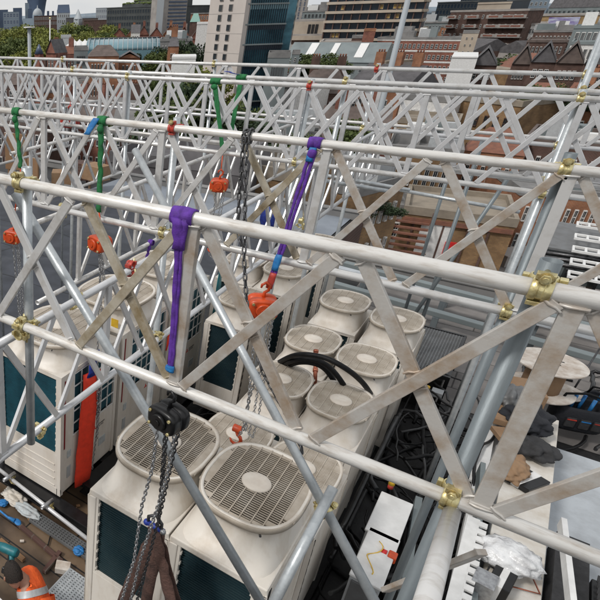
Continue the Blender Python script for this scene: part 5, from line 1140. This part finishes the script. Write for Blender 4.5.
c = aD(39, 47, 120); t = thing('cupola', 'small dark blue roofed cupola in front of the left trees', 'cupola', (c.x, c.y, GZ)); obj('turret', MB().bb((c.x-.6, c.y-.6, GZ), (c.x+.6, c.y+.6, c.z-1.2)), 'brick_red', t); obj('cap', MB().tube((c.x, c.y, c.z-1.2), (c.x, c.y, c.z+.5), .9, 8, 0, .1), 'skyline_blue', t)
t, P, Q, nr, u = bld('long glass roofed hall with a curved blue green roof', (86, 51), (160, 49), 14, 'glass_pale', D=140, D2=140, roof='barrel', rm='glass_pale', rh=2.2, rows=0)
for k in range(15):
    e = P.lerp(Q, (k+.5)/15); obj('roof_rib', MB().path([e+nr*14*(.5-.5*math.cos(math.pi*j/10))+V((0, 0, 2.26*math.sin(math.pi*j/10))) for j in range(11)], .09, 5), 'cabinet_grey', t)
obj('ridge_band', MB().bar(P+nr*7+V((0, 0, 2.30)), Q+nr*7+V((0, 0, 2.30)), 1.6, .12), 'blueglass_dark', t)
bld('dark flat roofed link between the tents and the glass hall', (74, 50), (88, 49), 8, 'zinc', D=126, rows=2, cols=5, fh=3, kind='strip', frame='cabinet_dark')
bld('orange brick warehouse with arched gable in front of the glass hall', (88, 56.5), (119, 56), 8, 'brick_orange', D=108, roof='hip', rm='slate_brown', rh=1.6, rows=2, cols=8, fh=3.4, chim=0)
bld('small orange brick gable between the warehouse and the hall', (119, 58), (140, 57), 6, 'brick_orange', D=112, roof='gables', rm='slate', rh=1, rows=1, cols=4, fh=3.4)
bld('red brick end block right of the glass hall', (168, 46.5), (179, 47), 8, 'brick_orange', D=118, roof='hip', rm='slate', rh=1.6, rows=2, cols=3, fh=3.2, chim=1); bld('pale grey roofed sheds between the hall and evergreens', (160, 41), (192, 43), 14, 'roof_grey', D=165, rows=1, cols=10, rm='roof_grey', clutter=9)
bld('white plant room box above the far truss chord', (172, 58), (196, 58), 5, 'white', D=78, rows=0, rm='white', para=.15)
# white slab tower + glass tower -----------------------------------
A0 = aD(213, 0, 88); A1 = aD(247.5, 0, 84)
zt = 16
def tw(px, D): c = aD(px, 0, D); return V((c.x, c.y, zt))
P = tw(210.5, 88); Q = tw(246.5, 83); u = (Q-P).normalized(); nr = V((-u.y, u.x, 0)); nr = nr if nr.dot(P) > 0 else -nr
t = thing('white_tower', 'cream slab tower with two columns of small square windows', 'building', ((P+Q)/2+nr*5).xy.to_3d()+V((0, 0, GZ)))
m = MB(); m.prism([(p.x, p.y) for p in (P, Q, Q+nr*.8, P+nr*.8)], GZ, zt); m.prism([(p.x, p.y) for p in (P+nr*.8, P+nr*.8+u*.5, P+nr*9+u*.5, P+nr*9)], GZ, zt); obj('wall', m, 'tower_cream', t)
ph = (Q-P).length
for r_ in range(10):
    for fx in (.34, .62):
        zc_ = aD(223, 8, 87).z-r_*((aD(223, 8, 87).z-aD(216, 56, 87).z)/5)+((aD(223, 8, 87).z-aD(216, 56, 87).z)/5)*2
        p = P.lerp(Q, fx)-nr*.03; o = obj('window', MB().box((0, 0, 0), (.66, .12, .74), 0).box((0, -.03, 0), (.58, .12, .66), 1), ['concrete', 'glass_win']); o.parent = t; o.location = V((p.x, p.y, zc_))-V(t['_o']); o.rotation_euler = (0, 0, math.atan2(u.y, u.x))
    obj('panel_joint', MB().prism([(x.x, x.y) for x in (P-nr*.012+u*.1, Q-nr*.012-u*.1, Q, P)], zc_+1.55, zc_+1.6), 'concrete', t) if r_ % 2 == 0 else None
P2 = Q+nr*.3+u*.0; Q2 = tw(290.5, 86); u2 = (Q2-P2).normalized(); n2 = V((-u2.y, u2.x, 0)); n2 = n2 if n2.dot(P2) > 0 else -n2
t = thing('glass_tower', 'blue green glass office block attached to the cream slab tower', 'building', ((P2+Q2)/2+n2*5).xy.to_3d()+V((0, 0, GZ)))
obj('glazing', MB().prism([(p.x, p.y) for p in (P2+n2*.2, Q2+n2*.2, Q2+nr*1.5+u2*-.3, P2+nr*8)], GZ, zt), 'glass_blue', t)
L2 = (Q2-P2).length
for k in range(14): zz = 14.5-k*1.95*1.15; obj('floor_band', MB().bar(V((P2.x, P2.y, zz))+n2*.12, V((Q2.x, Q2.y, zz))+n2*.12, .22, .16), 'zinc', t); obj('spandrel', MB().bar(V((P2.x, P2.y, zz-.35))+n2*.17, V((Q2.x, Q2.y, zz-.35))+n2*.17, .08, .5), 'glass_pale' if k < 7 else 'blueglass_dark', t)
for k in range(19): e = P2.lerp(Q2, (k+.5)/19)+n2*.12; obj('mullion', MB().bar(V((e.x, e.y, GZ)), V((e.x, e.y, zt)), .05, .12), 'blueglass_dark', t)
bld('low entrance block at the foot of the glass building', (268, 57), (290, 59), 5, 'zinc', D=80, rows=1, cols=5, fh=2.6, kind='strip', frame='cabinet_grey')
SC = 2.4
# beige terraces
for i, (A, B, D_, dep, h_, l, mt) in enumerate([((286, 22), (338, 20), 105, 16, 3.2, 'beige terrace block with three tall dark slots', 'concrete_cream'), ((284, 36), (340, 35), 98, 12, 3, 'cream terrace deck below the slotted block', 'concrete_cream'), ((283, 47), (300, 46), 92, 8, 2.4, 'small cream terrace wing at the glass tower corner', 'concrete_cream'), ((321, 43), (366, 45), 86, 8, 2.6, 'cream balcony slab above the skylight roof', 'concrete_cream')]):
    t, P, Q, nr, u = bld(l, A, B, dep, 'brick_brown', D=D_, rows=0, rm='concrete', bands=(3, 1.3 if i else 5.4, .8, 'concrete_cream'), fh=3.4 if i else 9)
    if i == 0:
        for f in (.20, .27, .34): a = P.lerp(Q, f+.28)-nr*.82; obj('slot', MB().box((a.x, a.y, P.z-2.8), (.9, .3, 3.8), 0, Matrix.Rotation(math.atan2(u.y, u.x), 3, 'Z')), 'dark', t)
bld('slim pale ribbed tower between the glass block and banded tower', (290, -30), (314, -30), 14, 'concrete', D=170, rows=20, cols=5, fh=2.6, wf=.35, hf=.9, frame='concrete', pane='skyline_blue')
bld('grey rooftop plant range behind the beige terrace', (303, 12), (335, 13), 8, 'zinc', D=122, rows=1, cols=8, fh=2.2, kind='strip', frame='cabinet_dark', clutter=8)
bld('bright red roof box beside the banded tower', (324, 4), (334, 5), 6, 'red_paint', D=126, rows=0, rm='red_paint')
# banded tower
t, P, Q, nr, u = bld('large tower block with cream balcony bands and windows painted ochre as if lit', (338, -40), (437, -38), 12, 'blueglass_dark', D=96, D2=95, rows=0, rm='concrete', fh=2.62)
nfl = 26
for k in range(nfl):
    zz = P.z-1-k*2.62; a = P-nr*1.0-u*.6; b = Q-nr*1.0+u*.6; o = obj('balcony_band', MB().prism([(p.x, p.y) for p in (a, b, b+nr*1.2, a+nr*1.2)], zz-.75, zz).prism([(p.x, p.y) for p in (b-u*1.2, b, b+nr*20, b+nr*20-u*1.2)], zz-.75, zz-.004), 'concrete_cream', t)
rn = random.Random(3)
for k in range(12): e = P.lerp(Q, k/11)-nr*.55; obj('column', MB().bar(V((e.x, e.y, P.z-nfl*2.62)), V((e.x, e.y, P.z)), .30, .30), 'brick_brown', t)
cells = [(k, j) for k in range(nfl) for j in range(22)]; rn.shuffle(cells)
for (k, j) in cells[:95]:
    e = P.lerp(Q, (j+.5)/22)-nr*.08; zz = P.z-1-k*2.62-1.7; o = bpy.data.objects.new('ochre_lit_window', winmesh('concrete_cream', 'lit', 'plain')); C.objects.link(o); o.parent = t; o.location = V((e.x, e.y, zz))-V(t['_o']); o.rotation_euler = (0, 0, math.atan2(u.y, u.x)); o.scale = ((Q-P).length/22*.8, 1, 1.3)  # ochre pane colour stands in for lights and reflections, nothing emits
# zinc roof with skylights
t, P, Q, nr, u = bld('low grey zinc roofed building with three slanting skylights', (284, 61), (380, 63), 6, 'zinc', D=72, D2=70, roof='gable', rm='zinc', rh=1.7, rows=1, cols=10, fh=2.4, kind='strip', frame='cabinet_grey')
for i, f in enumerate((.24, .48, .76)): e = P.lerp(Q, f); obj('skylight', MB().bar(e+nr*1.4+V((0, 0, .95)), e+nr*6.4+V((0, 0, 3.8)), .3, 1.8 if i != 1 else 1.3, 0, u), 'white', t)
bld('dormer box on the left end of the zinc roof', (292, 54), (300, 54), 3, 'zinc', D=60, rows=1, cols=1, fh=1.4, wf=.6, hf=.6)
# brick with white bands
bld('red brick block with white window bands right of the mast', (378, 39), (461, 42), 4, 'brick_red', D=88, D2=86, rows=4, cols=18, fh=2.75, wf=.55, hf=.42, bands=(5, .45, .06, 'frame_white'), rm='roof_grey', clutter=8)
bld('brick chimney slab in front of the banded tower', (364, 31), (376, 30), 3, 'brick_red', D=84, rows=0, rm='brick_orange'); bld('low brick wing beside the chimney slab', (352, 38), (365, 37), 5, 'brick_brown', D=86, rows=1, cols=3)
c0 = aD(408.5, -2, 55); t = thing('lamp_mast', 'tall slim pale mast rising across the banded tower', 'mast', (c0.x, c0.y, GZ)); obj('shaft', MB().tube((c0.x, c0.y, GZ), (c0.x, c0.y, 6), .24, 14, 0, .18), 'skyline_pale', t); obj('base', MB().tube((c0.x, c0.y, GZ), (c0.x, c0.y, GZ+1), .4, 14), 'galv', t)
# dark blue glass blocks
bld('very dark blue glass block behind the balcony tower', (438, 3), (480, 0), 20, 'blueglass_dark', D=190, D2=185, rows=8, cols=12, fh=3, wf=.9, hf=.85, frame='dark_stone', pane='blueglass_dark', rm='dark_stone', kind='plain'); bld('second dark glass block further right behind the cream roof', (466, -18), (512, -16), 20, 'blueglass_dark', D=200, rows=8, cols=8, fh=3.4, wf=.9, hf=.8, frame='dark_stone', pane='blueglass_dark')
bld('pale distant block in the gap beside the banded tower', (432, 12), (442, 12), 20, 'skyline_pale', D=420, rows=0); bld('grey plant roofs in the gap below the dark glass block', (425, 23), (453, 25), 16, 'zinc', D=140, rows=2, cols=8, fh=3, clutter=6, kind='strip', frame='cabinet_grey'); bld('orange brick fragment beside the balcony tower', (441, 27), (452, 28), 6, 'brick_orange', D=132, rows=1, cols=3)
# balcony tower
t, P, Q, nr, u = bld('brown brick tower with white framed balconies in columns', (451, 12), (528, 13), 4.5, 'brick_brown', D=114, D2=110, rows=0, rm='concrete')
for k in range(10):
    for j, f in enumerate((.06, .34, .47, .62, .80, .93)):
        if (j == 2): 
            continue
        e = P.lerp(Q, f)-nr*.8; zz = P.z-2.1-k*2.85; w_ = 4.2 if j else 3
        b = obj('balcony', MB().box((e.x, e.y, zz), (w_, 1.5, .2), 0, Matrix.Rotation(math.atan2(u.y, u.x), 3, 'Z')).box((e.x-nr.x*.7, e.y-nr.y*.7, zz+.5), (w_, .1, 1.0), 0, Matrix.Rotation(math.atan2(u.y, u.x), 3, 'Z')).box((e.x-nr.x*.70, e.y-nr.y*.70, zz+.5), (w_*.66, .16, .5), 1, Matrix.Rotation(math.atan2(u.y, u.x), 3, 'Z')), ['concrete', 'brick_red'], t)
windows(t, P-nr*.05, Q-nr*.05, P.z, 8, 12, 2.85, .3, .45, m0=.5)
bld('cream penthouse storey on top of the balcony tower', (478, 4), (512, 3), 9, 'concrete_cream', D=122, rows=0, rm='concrete_cream'); bld('cream stair tower leaning into view left of the balcony tower', (463, 33), (479, 33), 3, 'concrete_cream', D=78, rows=5, cols=2, fh=1.5, wf=.25, hf=.3)
bld('blank white rendered box in front of the stair tower', (452, 57), (478, 57), 6, 'white', D=58, rows=0, rm='white', para=.1)
# right hand group
bld('pale block with aqua tint behind the balcony tower', (527, -6), (552, -5), 14, 'skyline', D=210, rows=4, cols=5, fh=3.4); bld('long grey slate roofed range with dormers at top right', (549, 8), (612, 4), 16, 'zinc', D=150, D2=140, roof='mansard', rm='slate', rh=4.6, rows=1, cols=12, fh=3, wf=.55, kind='strip', frame='zinc')
t, P, Q, nr, u = bld('ochre painted range with a purple and white mural strip', (537, 16), (612, 16), 12, 'brick_yellow', D=128, rows=0, rm='concrete'); a = P.lerp(Q, .18)-nr*.05; b = P.lerp(Q, .6)-nr*.05
obj('mural', MB().bar(a-V((0, 0, 3)), b-V((0, 0, 3)), .2, 5), 'mural', t) if 'mural' in MT else None
bld('white glazed terraces right of the balcony tower', (524, 25), (548, 24), 12, 'frame_white', D=112, rows=4, cols=5, fh=2.9, wf=.85, hf=.55, kind='strip', frame='frame_white', rm='concrete')
bld('brown brick stepped warehouse with arched windows', (534, 32), (576, 31), 6, 'brick_brown', D=98, rows=4, cols=10, fh=3.1, wf=.5, hf=.6, rm='roof_grey', clutter=8); bld('lower brown brick wing in front of the stepped warehouse', (527, 42), (568, 41), 8, 'brick_brown', D=90, rows=3, cols=9, fh=3, rm='slate_brown')
bld('grey metal clad office with tall angled windows at right', (574, 28), (612, 24), 6, 'zinc', D=80, rows=2, cols=5, fh=3.0, wf=.7, hf=.7, kind='strip', rm='zinc', clutter=2); bld('white fronted lower storeys of the grey metal office', (571, 44), (612, 42), 8, 'frame_white', D=73, rows=2, cols=6, fh=3, wf=.7, hf=.7, kind='strip', frame='frame_white', rm='zinc')
SC = 1.35
for i, (x0, x1, y, rm, l) in enumerate([(470, 497, 61, 'slate', 'leftmost slate gabled terrace house below the balcony tower'), (512, 531, 60, 'slate_brown', 'brown roofed terrace house with white bay windows'), (531, 556, 58, 'slate', 'terrace house with white party wall and slate gable'), (556, 584, 59, 'slate_brown', 'terrace house with broad white window band at right'), (584, 612, 60, 'slate', 'rightmost slate gabled terrace house')]):
    bld(l, (x0, y+4), (x1, y+5), 10, 'brick_brown', D=112-i*3, roof='gables', rm=rm, rh=2.3, rows=2, cols=4 if i % 2 else 3, fh=2.9, wf=.72, hf=.5, chim=0, gw=rm)
SC = 1.
# ------------------------------------------------------------------ middle distance below the chords
mid = [
 ('long white rendered building behind the left webs', (72, 82), (136, 84), -11, 14, 'frame_white', dict(rows=3, cols=10, rm='roof_grey', clutter=8)),
 ('red brown brick building with arched openings at far left', (-10, 84), (44, 86), -12, 12, 'brick_brown', dict(rows=4, cols=9, roof='hip', rm='slate_brown', chim=2)),
 ('orange brick house block behind the fourth truss at left', (36, 92), (76, 94), -13, 10, 'brick_orange', dict(rows=3, cols=7, roof='gable', rm='slate', chim=2)),
 ('brick terrace with clay roof left of the trees', (118, 92), (160, 94), -13.5, 10, 'brick_red', dict(rows=3, cols=8, roof='gable', rm='clay', chim=3)),
 ('white windowed building behind the green slings', (240, 84), (292, 88), -9, 10, 'frame_white', dict(rows=5, cols=7, wf=.45, rm='roof_grey', side='L')),
 ('narrow red brick house left of the white windowed building', (238, 92), (256, 92), -11, 8, 'brick_red', dict(rows=3, cols=3, roof='gable', rm='clay', chim=1)),
 ('brown brick building right of the white windowed one', (292, 92), (345, 94), -10.5, 10, 'brick_brown', dict(rows=3, cols=8, roof='hip', rm='slate_brown', chim=2)),
 ('low tiled house row under the fourth truss chord', (345, 88), (402, 92), -10, 12, 'brick_orange', dict(rows=3, cols=8, roof='gable', rm='slate', chim=3)),
 ('white house with black windows behind the right webs', (402, 98), (452, 102), -9.5, 9, 'frame_white', dict(rows=3, cols=6, wf=.5, rm='roof_grey', pane='dark')),
 ('ochre brick building with dark windows behind the right webs', (455, 99), (522, 106), -9.5, 11, 'brick_ochre', dict(rows=4, cols=6, wf=.38, hf=.4, frame='brick_brown', rm='roof_beige')),
 ('yellow fascia shop block below the white black windowed house', (398, 122), (458, 126), -11, 6, 'brick_yellow', dict(rows=2, cols=9, fh=2.8, wf=.7, hf=.45, rm='roof_beige')),
 ('brown roofed sheds left of the right-hand poles', (520, 104), (556, 106), -10.5, 12, 'brick_brown', dict(roof='gable', rm='clay', rows=2, cols=5, rh=2)),
 ('clay roofed houses behind the right-hand poles', (556, 108), (612, 112), -10.5, 10, 'brick_orange', dict(roof='gable', rm='clay', rows=3, cols=6, rh=2.4, chim=2)),
 ('brown brick workshop with flat roof at left under the third truss', (-12, 122), (44, 126), -12, 9, 'brick_brown', dict(rows=3, cols=8, rm='slate_brown', clutter=9)),
 ('brick house row with clay roofs seen through the left webs', (44, 120), (112, 126), -13, 9, 'brick_red', dict(rows=3, cols=10, roof='gable', rm='slate_brown', chim=4)),
 ('dull red works building behind the second truss at left', (112, 128), (176, 130), -12, 9, 'brick_brown', dict(rows=3, cols=9, roof='gable', rm='roof_grey', chim=2)),
 ('orange roofed annexe left of the middle trees', (178, 120), (236, 124), -12, 9, 'brick_orange', dict(rows=3, cols=7, rm='roof_beige', clutter=8)),
 ('flat roofed brown block behind the middle of the third truss', (250, 138), (318, 142), -10.5, 9, 'brick_brown', dict(rows=3, cols=8, rm='roof_grey', clutter=10)),
 ('red tiled house block right of the green tree', (318, 146), (388, 150), -11, 9, 'brick_red', dict(rows=3, cols=8, roof='gable', rm='slate_brown', chim=2)),
 ('grey flat roofed block with vents behind the second truss chord', (388, 150), (462, 156), -11, 9, 'brick_ochre', dict(rows=3, cols=7, rm='roof_grey', clutter=10)),
 ('terracotta roofed block beyond the beige terrace', (462, 150), (524, 156), -11.5, 8, 'brick_orange', dict(rows=2, cols=6, roof='hip', rm='clay', rh=1.6)),
 ('cluttered brown flat roof left of the galvanised poles', (524, 142), (612, 150), -11.5, 9, 'brick_brown', dict(rows=2, cols=8, rm='slate_brown', clutter=7)),
 ('dark slate mansard with white dormers beyond the upper roof sheet', (176, 168), (240, 176), -6.6, 5, 'slate', dict(rows=1, cols=4, fh=1.5, wf=.45, hf=.7, roof='mansard', rm='slate', rh=.8)),
 ('dark slate wall with windows left of the small orange hoist', (110, 160), (176, 168), -7, 5, 'slate', dict(rows=1, cols=4, fh=1.6, wf=.4, hf=.7, rm='slate')),
 ('tan brick parapet building behind the purple sling', (238, 172), (300, 182), -7.2, 5, 'brick_ochre', dict(rows=1, cols=3, fh=1.8, rm='roof_beige')),
 ('tall ochre brick wall with soot between the poles', (306, 184), (358, 196), -9.4, 5, 'brick_ochre', dict(rows=3, cols=4, fh=2.3, wf=.35, hf=.5, side='R', rm='roof_grey', clutter=3)),
 ('pale rendered courtyard range with white sash windows', (355, 207), (412, 212), -14, 8, 'concrete', dict(rows=3, cols=5, fh=2.2, wf=.6, rm='roof_grey', clutter=2)),
 ('beige roof terrace house with a white door', (404, 212), (516, 226), -13.5, 7, 'brick_ochre', dict(rows=0, rm='roof_beige')),
 ('orange brick range with white windows right of the poles', (520, 194), (612, 200), -13, 9, 'brick_orange', dict(rows=2, cols=9, fh=2.2, wf=.42, hf=.55, rm='roof_grey', clutter=3)),
]
M_ = {}
for (l, A, B, z, dep, wall, k) in mid: M_[l] = bld(l, A, B, dep, wall, z=z, **k)
t, P, Q, nr, u = M_['beige roof terrace house with a white door']; rz = Matrix.Rotation(math.atan2(u.y, u.x), 3, 'Z')
def wallbox(nm, f, dz, w_, h_, mt, d_=.1, off=.06): e = P.lerp(Q, f)-nr*off; return obj(nm, MB().box((e.x, e.y, P.z-dz), (w_, d_, h_), 0, rz), mt, t)
wallbox('door', .34, 2.0, 1.9, 3.0, 'white'); wallbox('hose_cabinet', .52, 2.3, .8, 1.1, 'logo_red', .25, .12); wallbox('fascia', .5, .45, (Q-P).length*.99, .3, 'clay', .2, .10)
for f in (.12, .4, .62, .8): wallbox('drainpipe', f, 2.4, .12, 3.6, 'brick_brown', .12, .07)
st = thing('fire_escape', 'dark red stepped stair roof left of the white door', 'staircase', P.lerp(Q, .1)-nr*1.5+V((0, 0, -4)))
m = MB()
for k in range(9): e = P.lerp(Q, .10)-nr*(.3+k*.35); m.box((e.x, e.y, P.z-.6-k*.35), (2.2, .34, .12), 0, rz)
obj('treads', m, 'clay', st); m = MB()
for s_ in (-1.15, 1.15): a = P.lerp(Q, .10)+u*s_; m.bar(a-nr*.2+V((0, 0, .2)), a-nr*3.4+V((0, 0, -3.0)), .08, .12)
obj('stringer', m, 'brick_brown', st)
vc = P.lerp(Q, .46)-nr*3.2; tag(obj('roof_vent', MB().box((vc.x, vc.y, P.z-3.8), (2.0, 1.2, 1.4), 0, rz).tube((vc.x, vc.y, P.z-3.1), (vc.x, vc.y, P.z-2.7), .35, 12), 'brick_yellow', bevel=.03), 'mustard coloured roof vent below the red hose cabinet', 'vent')
yt = P-nr*5.4; struct('terrace_floor', MB().bb((min(P.x, Q.x)-8, 22, P.z-4.0), (max(P.x, Q.x)+14, max(P.y, Q.y)+6, P.z-3.8)), 'pavers')
# filler rows so no empty asphalt shows between the blocks --------------------------------
rn = random.Random(21); wn = ['brick_red', 'brick_brown', 'brick_orange', 'brick_yellow', 'brick_ochre', 'concrete']; rn_ = [('gable', 'slate'), ('gable', 'clay'), ('hip', 'slate_brown'), ('flat', 'roof_grey'), ('flat', 'roof_beige'), ('gable', 'slate_brown')]
wd = dict(brick_red='red brick', brick_brown='dark brown brick', brick_orange='orange brick', brick_yellow='yellow brick', brick_ochre='ochre brick', concrete='grey rendered'); rd = {'slate': 'slate pitched', 'clay': 'clay tiled', 'slate_brown': 'brown tiled', 'roof_grey': 'flat grey', 'roof_beige': 'flat beige'}
used = {}
for D_, xs in ((175, range(120, 620, 34)), (240, range(60, 640, 30)), (330, range(110, 640, 26))):
    for x in xs:
        w_ = rn.uniform(20, 30); wall = rn.choice(wn); rf, rm = rn.choice(rn_); zt_ = rn.uniform(-17, -11) if D_ < 300 else rn.uniform(-14, -7)
        a = aD(x, 40, D_+rn.uniform(-8, 8)); b = aD(x+w_, 40, D_+rn.uniform(-8, 8)); 
        dist = 'nearer' if D_ == 175 else 'middle' if D_ == 240 else 'farther'; zone = ['left', 'left of centre', 'centre', 'right of centre', 'right'][min(4, int(max(0, x)/125))]
        l = f'{wd[wall]} block with {rd[rm]} roof, {dist} background row, {zone}'
        t = thing('house_block', l, 'building', ((a.x+b.x)/2, (a.y+b.y)/2, GZ), l if used.get(l) else None)
        if l in used: used[l]['group'] = l; t['group'] = l
        used[l] = t
        P = V((a.x, a.y, zt_)); Q = V((b.x, b.y, zt_)); u = (Q-P).normalized(); nr = V((-u.y, u.x, 0)); nr = nr if nr.dot(P) > 0 else -nr; q = [P, Q, Q+nr*14, P+nr*14]
        obj('wall', MB().prism([(p.x, p.y) for p in q], GZ, zt_), wall, t)
        if rf == 'flat': obj('roof', MB().prism([(p.x, p.y) for p in q], zt_+.01, zt_+.5), rm, t)
        else:
            ins = .2 if rf == 'hip' else 0; r1 = (q[0]+q[3])/2; r2 = (q[1]+q[2])/2; s1 = r1.lerp(r2, ins)+V((0, 0, 3.4)); s2 = r2.lerp(r1, ins)+V((0, 0, 3.4)); obj('roof', MB().add(q+[s1, s2], [(0, 1, 5, 4), (2, 3, 4, 5), (0, 4, 3), (1, 2, 5), (3, 2, 1, 0)]), rm, t)
        if D_ < 300: windows(t, P-nr*.05, Q-nr*.05, zt_, 3, 6, 3.1, .42, .5, limit=18)
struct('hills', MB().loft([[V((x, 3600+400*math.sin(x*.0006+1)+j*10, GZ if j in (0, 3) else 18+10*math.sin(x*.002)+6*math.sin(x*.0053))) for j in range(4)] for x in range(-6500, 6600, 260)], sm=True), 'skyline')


for i, (px, py, w_, d_, h_, mt, l) in enumerate([(395, 243, 2.2, 1.6, .9, 'white', 'white vent box on the pale courtyard roof'), (376, 247, 1.2, 1.2, .7, 'cabinet_grey', 'small grey vent beside the white one in the courtyard'), (418, 262, 2.6, 1.0, .8, 'plywood', 'brown timber stack on the terrace floor'), (450, 262, 1.6, 1.6, 1.0, 'clay', 'terracotta stack on the terrace floor'),
     (480, 252, 3.0, 1.0, .7, 'cabinet_dark', 'dark bench box on the terrace floor'), (500, 240, 1.5, 1.5, 1.2, 'brick_orange', 'orange brick hatch on the terrace near the poles'), (515, 262, 3.4, 1.6, .8, 'concrete', 'low concrete plinth on the terrace beside the poles'), (406, 232, 1.4, 1.0, 1.6, 'brick_brown', 'brown bin store left of the stair roof'), (345, 262, 3.0, 2.0, 1.2, 'roof_grey', 'grey tank housing below the courtyard wall'), (536, 236, 2.0, 1.4, 1.0, 'clay', 'red tiled hatch right of the poles')]):
    c = aZ(px, py, -17.3); c.z = -17.3; o = obj('roof_box', MB().box((0, 0, h_/2), (w_, d_, h_)).box((0, 0, h_+.05), (w_+.15, d_+.15, .1)), mt, loc=c, bevel=.02); o.rotation_euler = (0, 0, .25+i*.1); tag(o, l, 'roof box')

hm = bpy.data.materials.new('haze'); hm.use_nodes = True; hn = hm.node_tree; hn.nodes.remove(hn.nodes['Principled BSDF']); pv = hn.nodes.new('ShaderNodeVolumePrincipled'); pv.inputs['Color'].default_value = (.93, .96, 1, 1); pv.inputs['Density'].default_value = .00022; pv.inputs['Anisotropy'].default_value = .2; hn.links.new(pv.outputs[0], hn.nodes['Material Output'].inputs['Volume']); MT['haze'] = hm
if HAZE:
    o = obj('haze', MB().bb((-7100, -3100, GZ-1), (7100, 8100, 190)), 'haze'); o['kind'] = 'stuff'
# ------------------------------------------------------------------ light
w = bpy.data.worlds.new('World'); scn.world = w; w.use_nodes = True; nt = w.node_tree; bg = nt.nodes['Background']
sky = nt.nodes.new('ShaderNodeTexSky'); sky.sky_type = 'NISHITA'; sky.sun_disc = False; EL, AZ = 48, -150
sky.sun_elevation = math.radians(EL); sky.sun_rotation = math.radians(AZ); sky.air_density = 1.2; sky.dust_density = 3; sky.ozone_density = 1
tc = nt.nodes.new('ShaderNodeTexCoord'); nz = nt.nodes.new('ShaderNodeTexNoise'); nz.inputs['Scale'].default_value = 2.2; nz.inputs['Detail'].default_value = 6
mp = nt.nodes.new('ShaderNodeMapping'); mp.inputs['Scale'].default_value = (1, 1, 5); nt.links.new(tc.outputs['Generated'], mp.inputs[0]); nt.links.new(mp.outputs[0], nz.inputs[0])
rp = nt.nodes.new('ShaderNodeValToRGB'); rp.color_ramp.elements[0].position = .38; rp.color_ramp.elements[1].position = .66; rp.color_ramp.elements[0].color = (7.6, 7.9, 8.3, 1); rp.color_ramp.elements[1].color = (10.5, 10.2, 9.6, 1)
nt.links.new(nz.outputs[0], rp.inputs[0]); mx = nt.nodes.new('ShaderNodeMix'); mx.data_type = 'RGBA'; mx.inputs[0].default_value = .82
nt.links.new(sky.outputs[0], mx.inputs[6]); nt.links.new(rp.outputs[0], mx.inputs[7]); nt.links.new(mx.outputs[2], bg.inputs[0]); bg.inputs[1].default_value = .070
sl = bpy.data.lights.new('sun', 'SUN'); sl.energy = 1.5; sl.angle = math.radians(10); sl.color = (1, .965, .92); so = bpy.data.objects.new('sun', sl); C.objects.link(so)
# sun direction matches the sky: rotation measured clockwise from +Y
sd_ = V((math.sin(math.radians(AZ))*math.cos(math.radians(EL)), math.cos(math.radians(AZ))*math.cos(math.radians(EL)), math.sin(math.radians(EL))))
so.rotation_euler = sd_.to_track_quat('Z', 'Y').to_euler(); so.location = sd_*60
scn.render.engine = 'CYCLES'; scn.view_settings.view_transform = 'Standard'; scn.view_settings.look = 'None'; scn.view_settings.exposure = 0.47; scn.view_settings.gamma = 1; scn.view_settings.use_curve_mapping = False
scn.render.resolution_x = 1024; scn.render.resolution_y = 1024; scn.cycles.max_bounces = 5; scn.cycles.diffuse_bounces = 3
for o in bpy.data.objects:
    if '_o' in o: del o['_o']
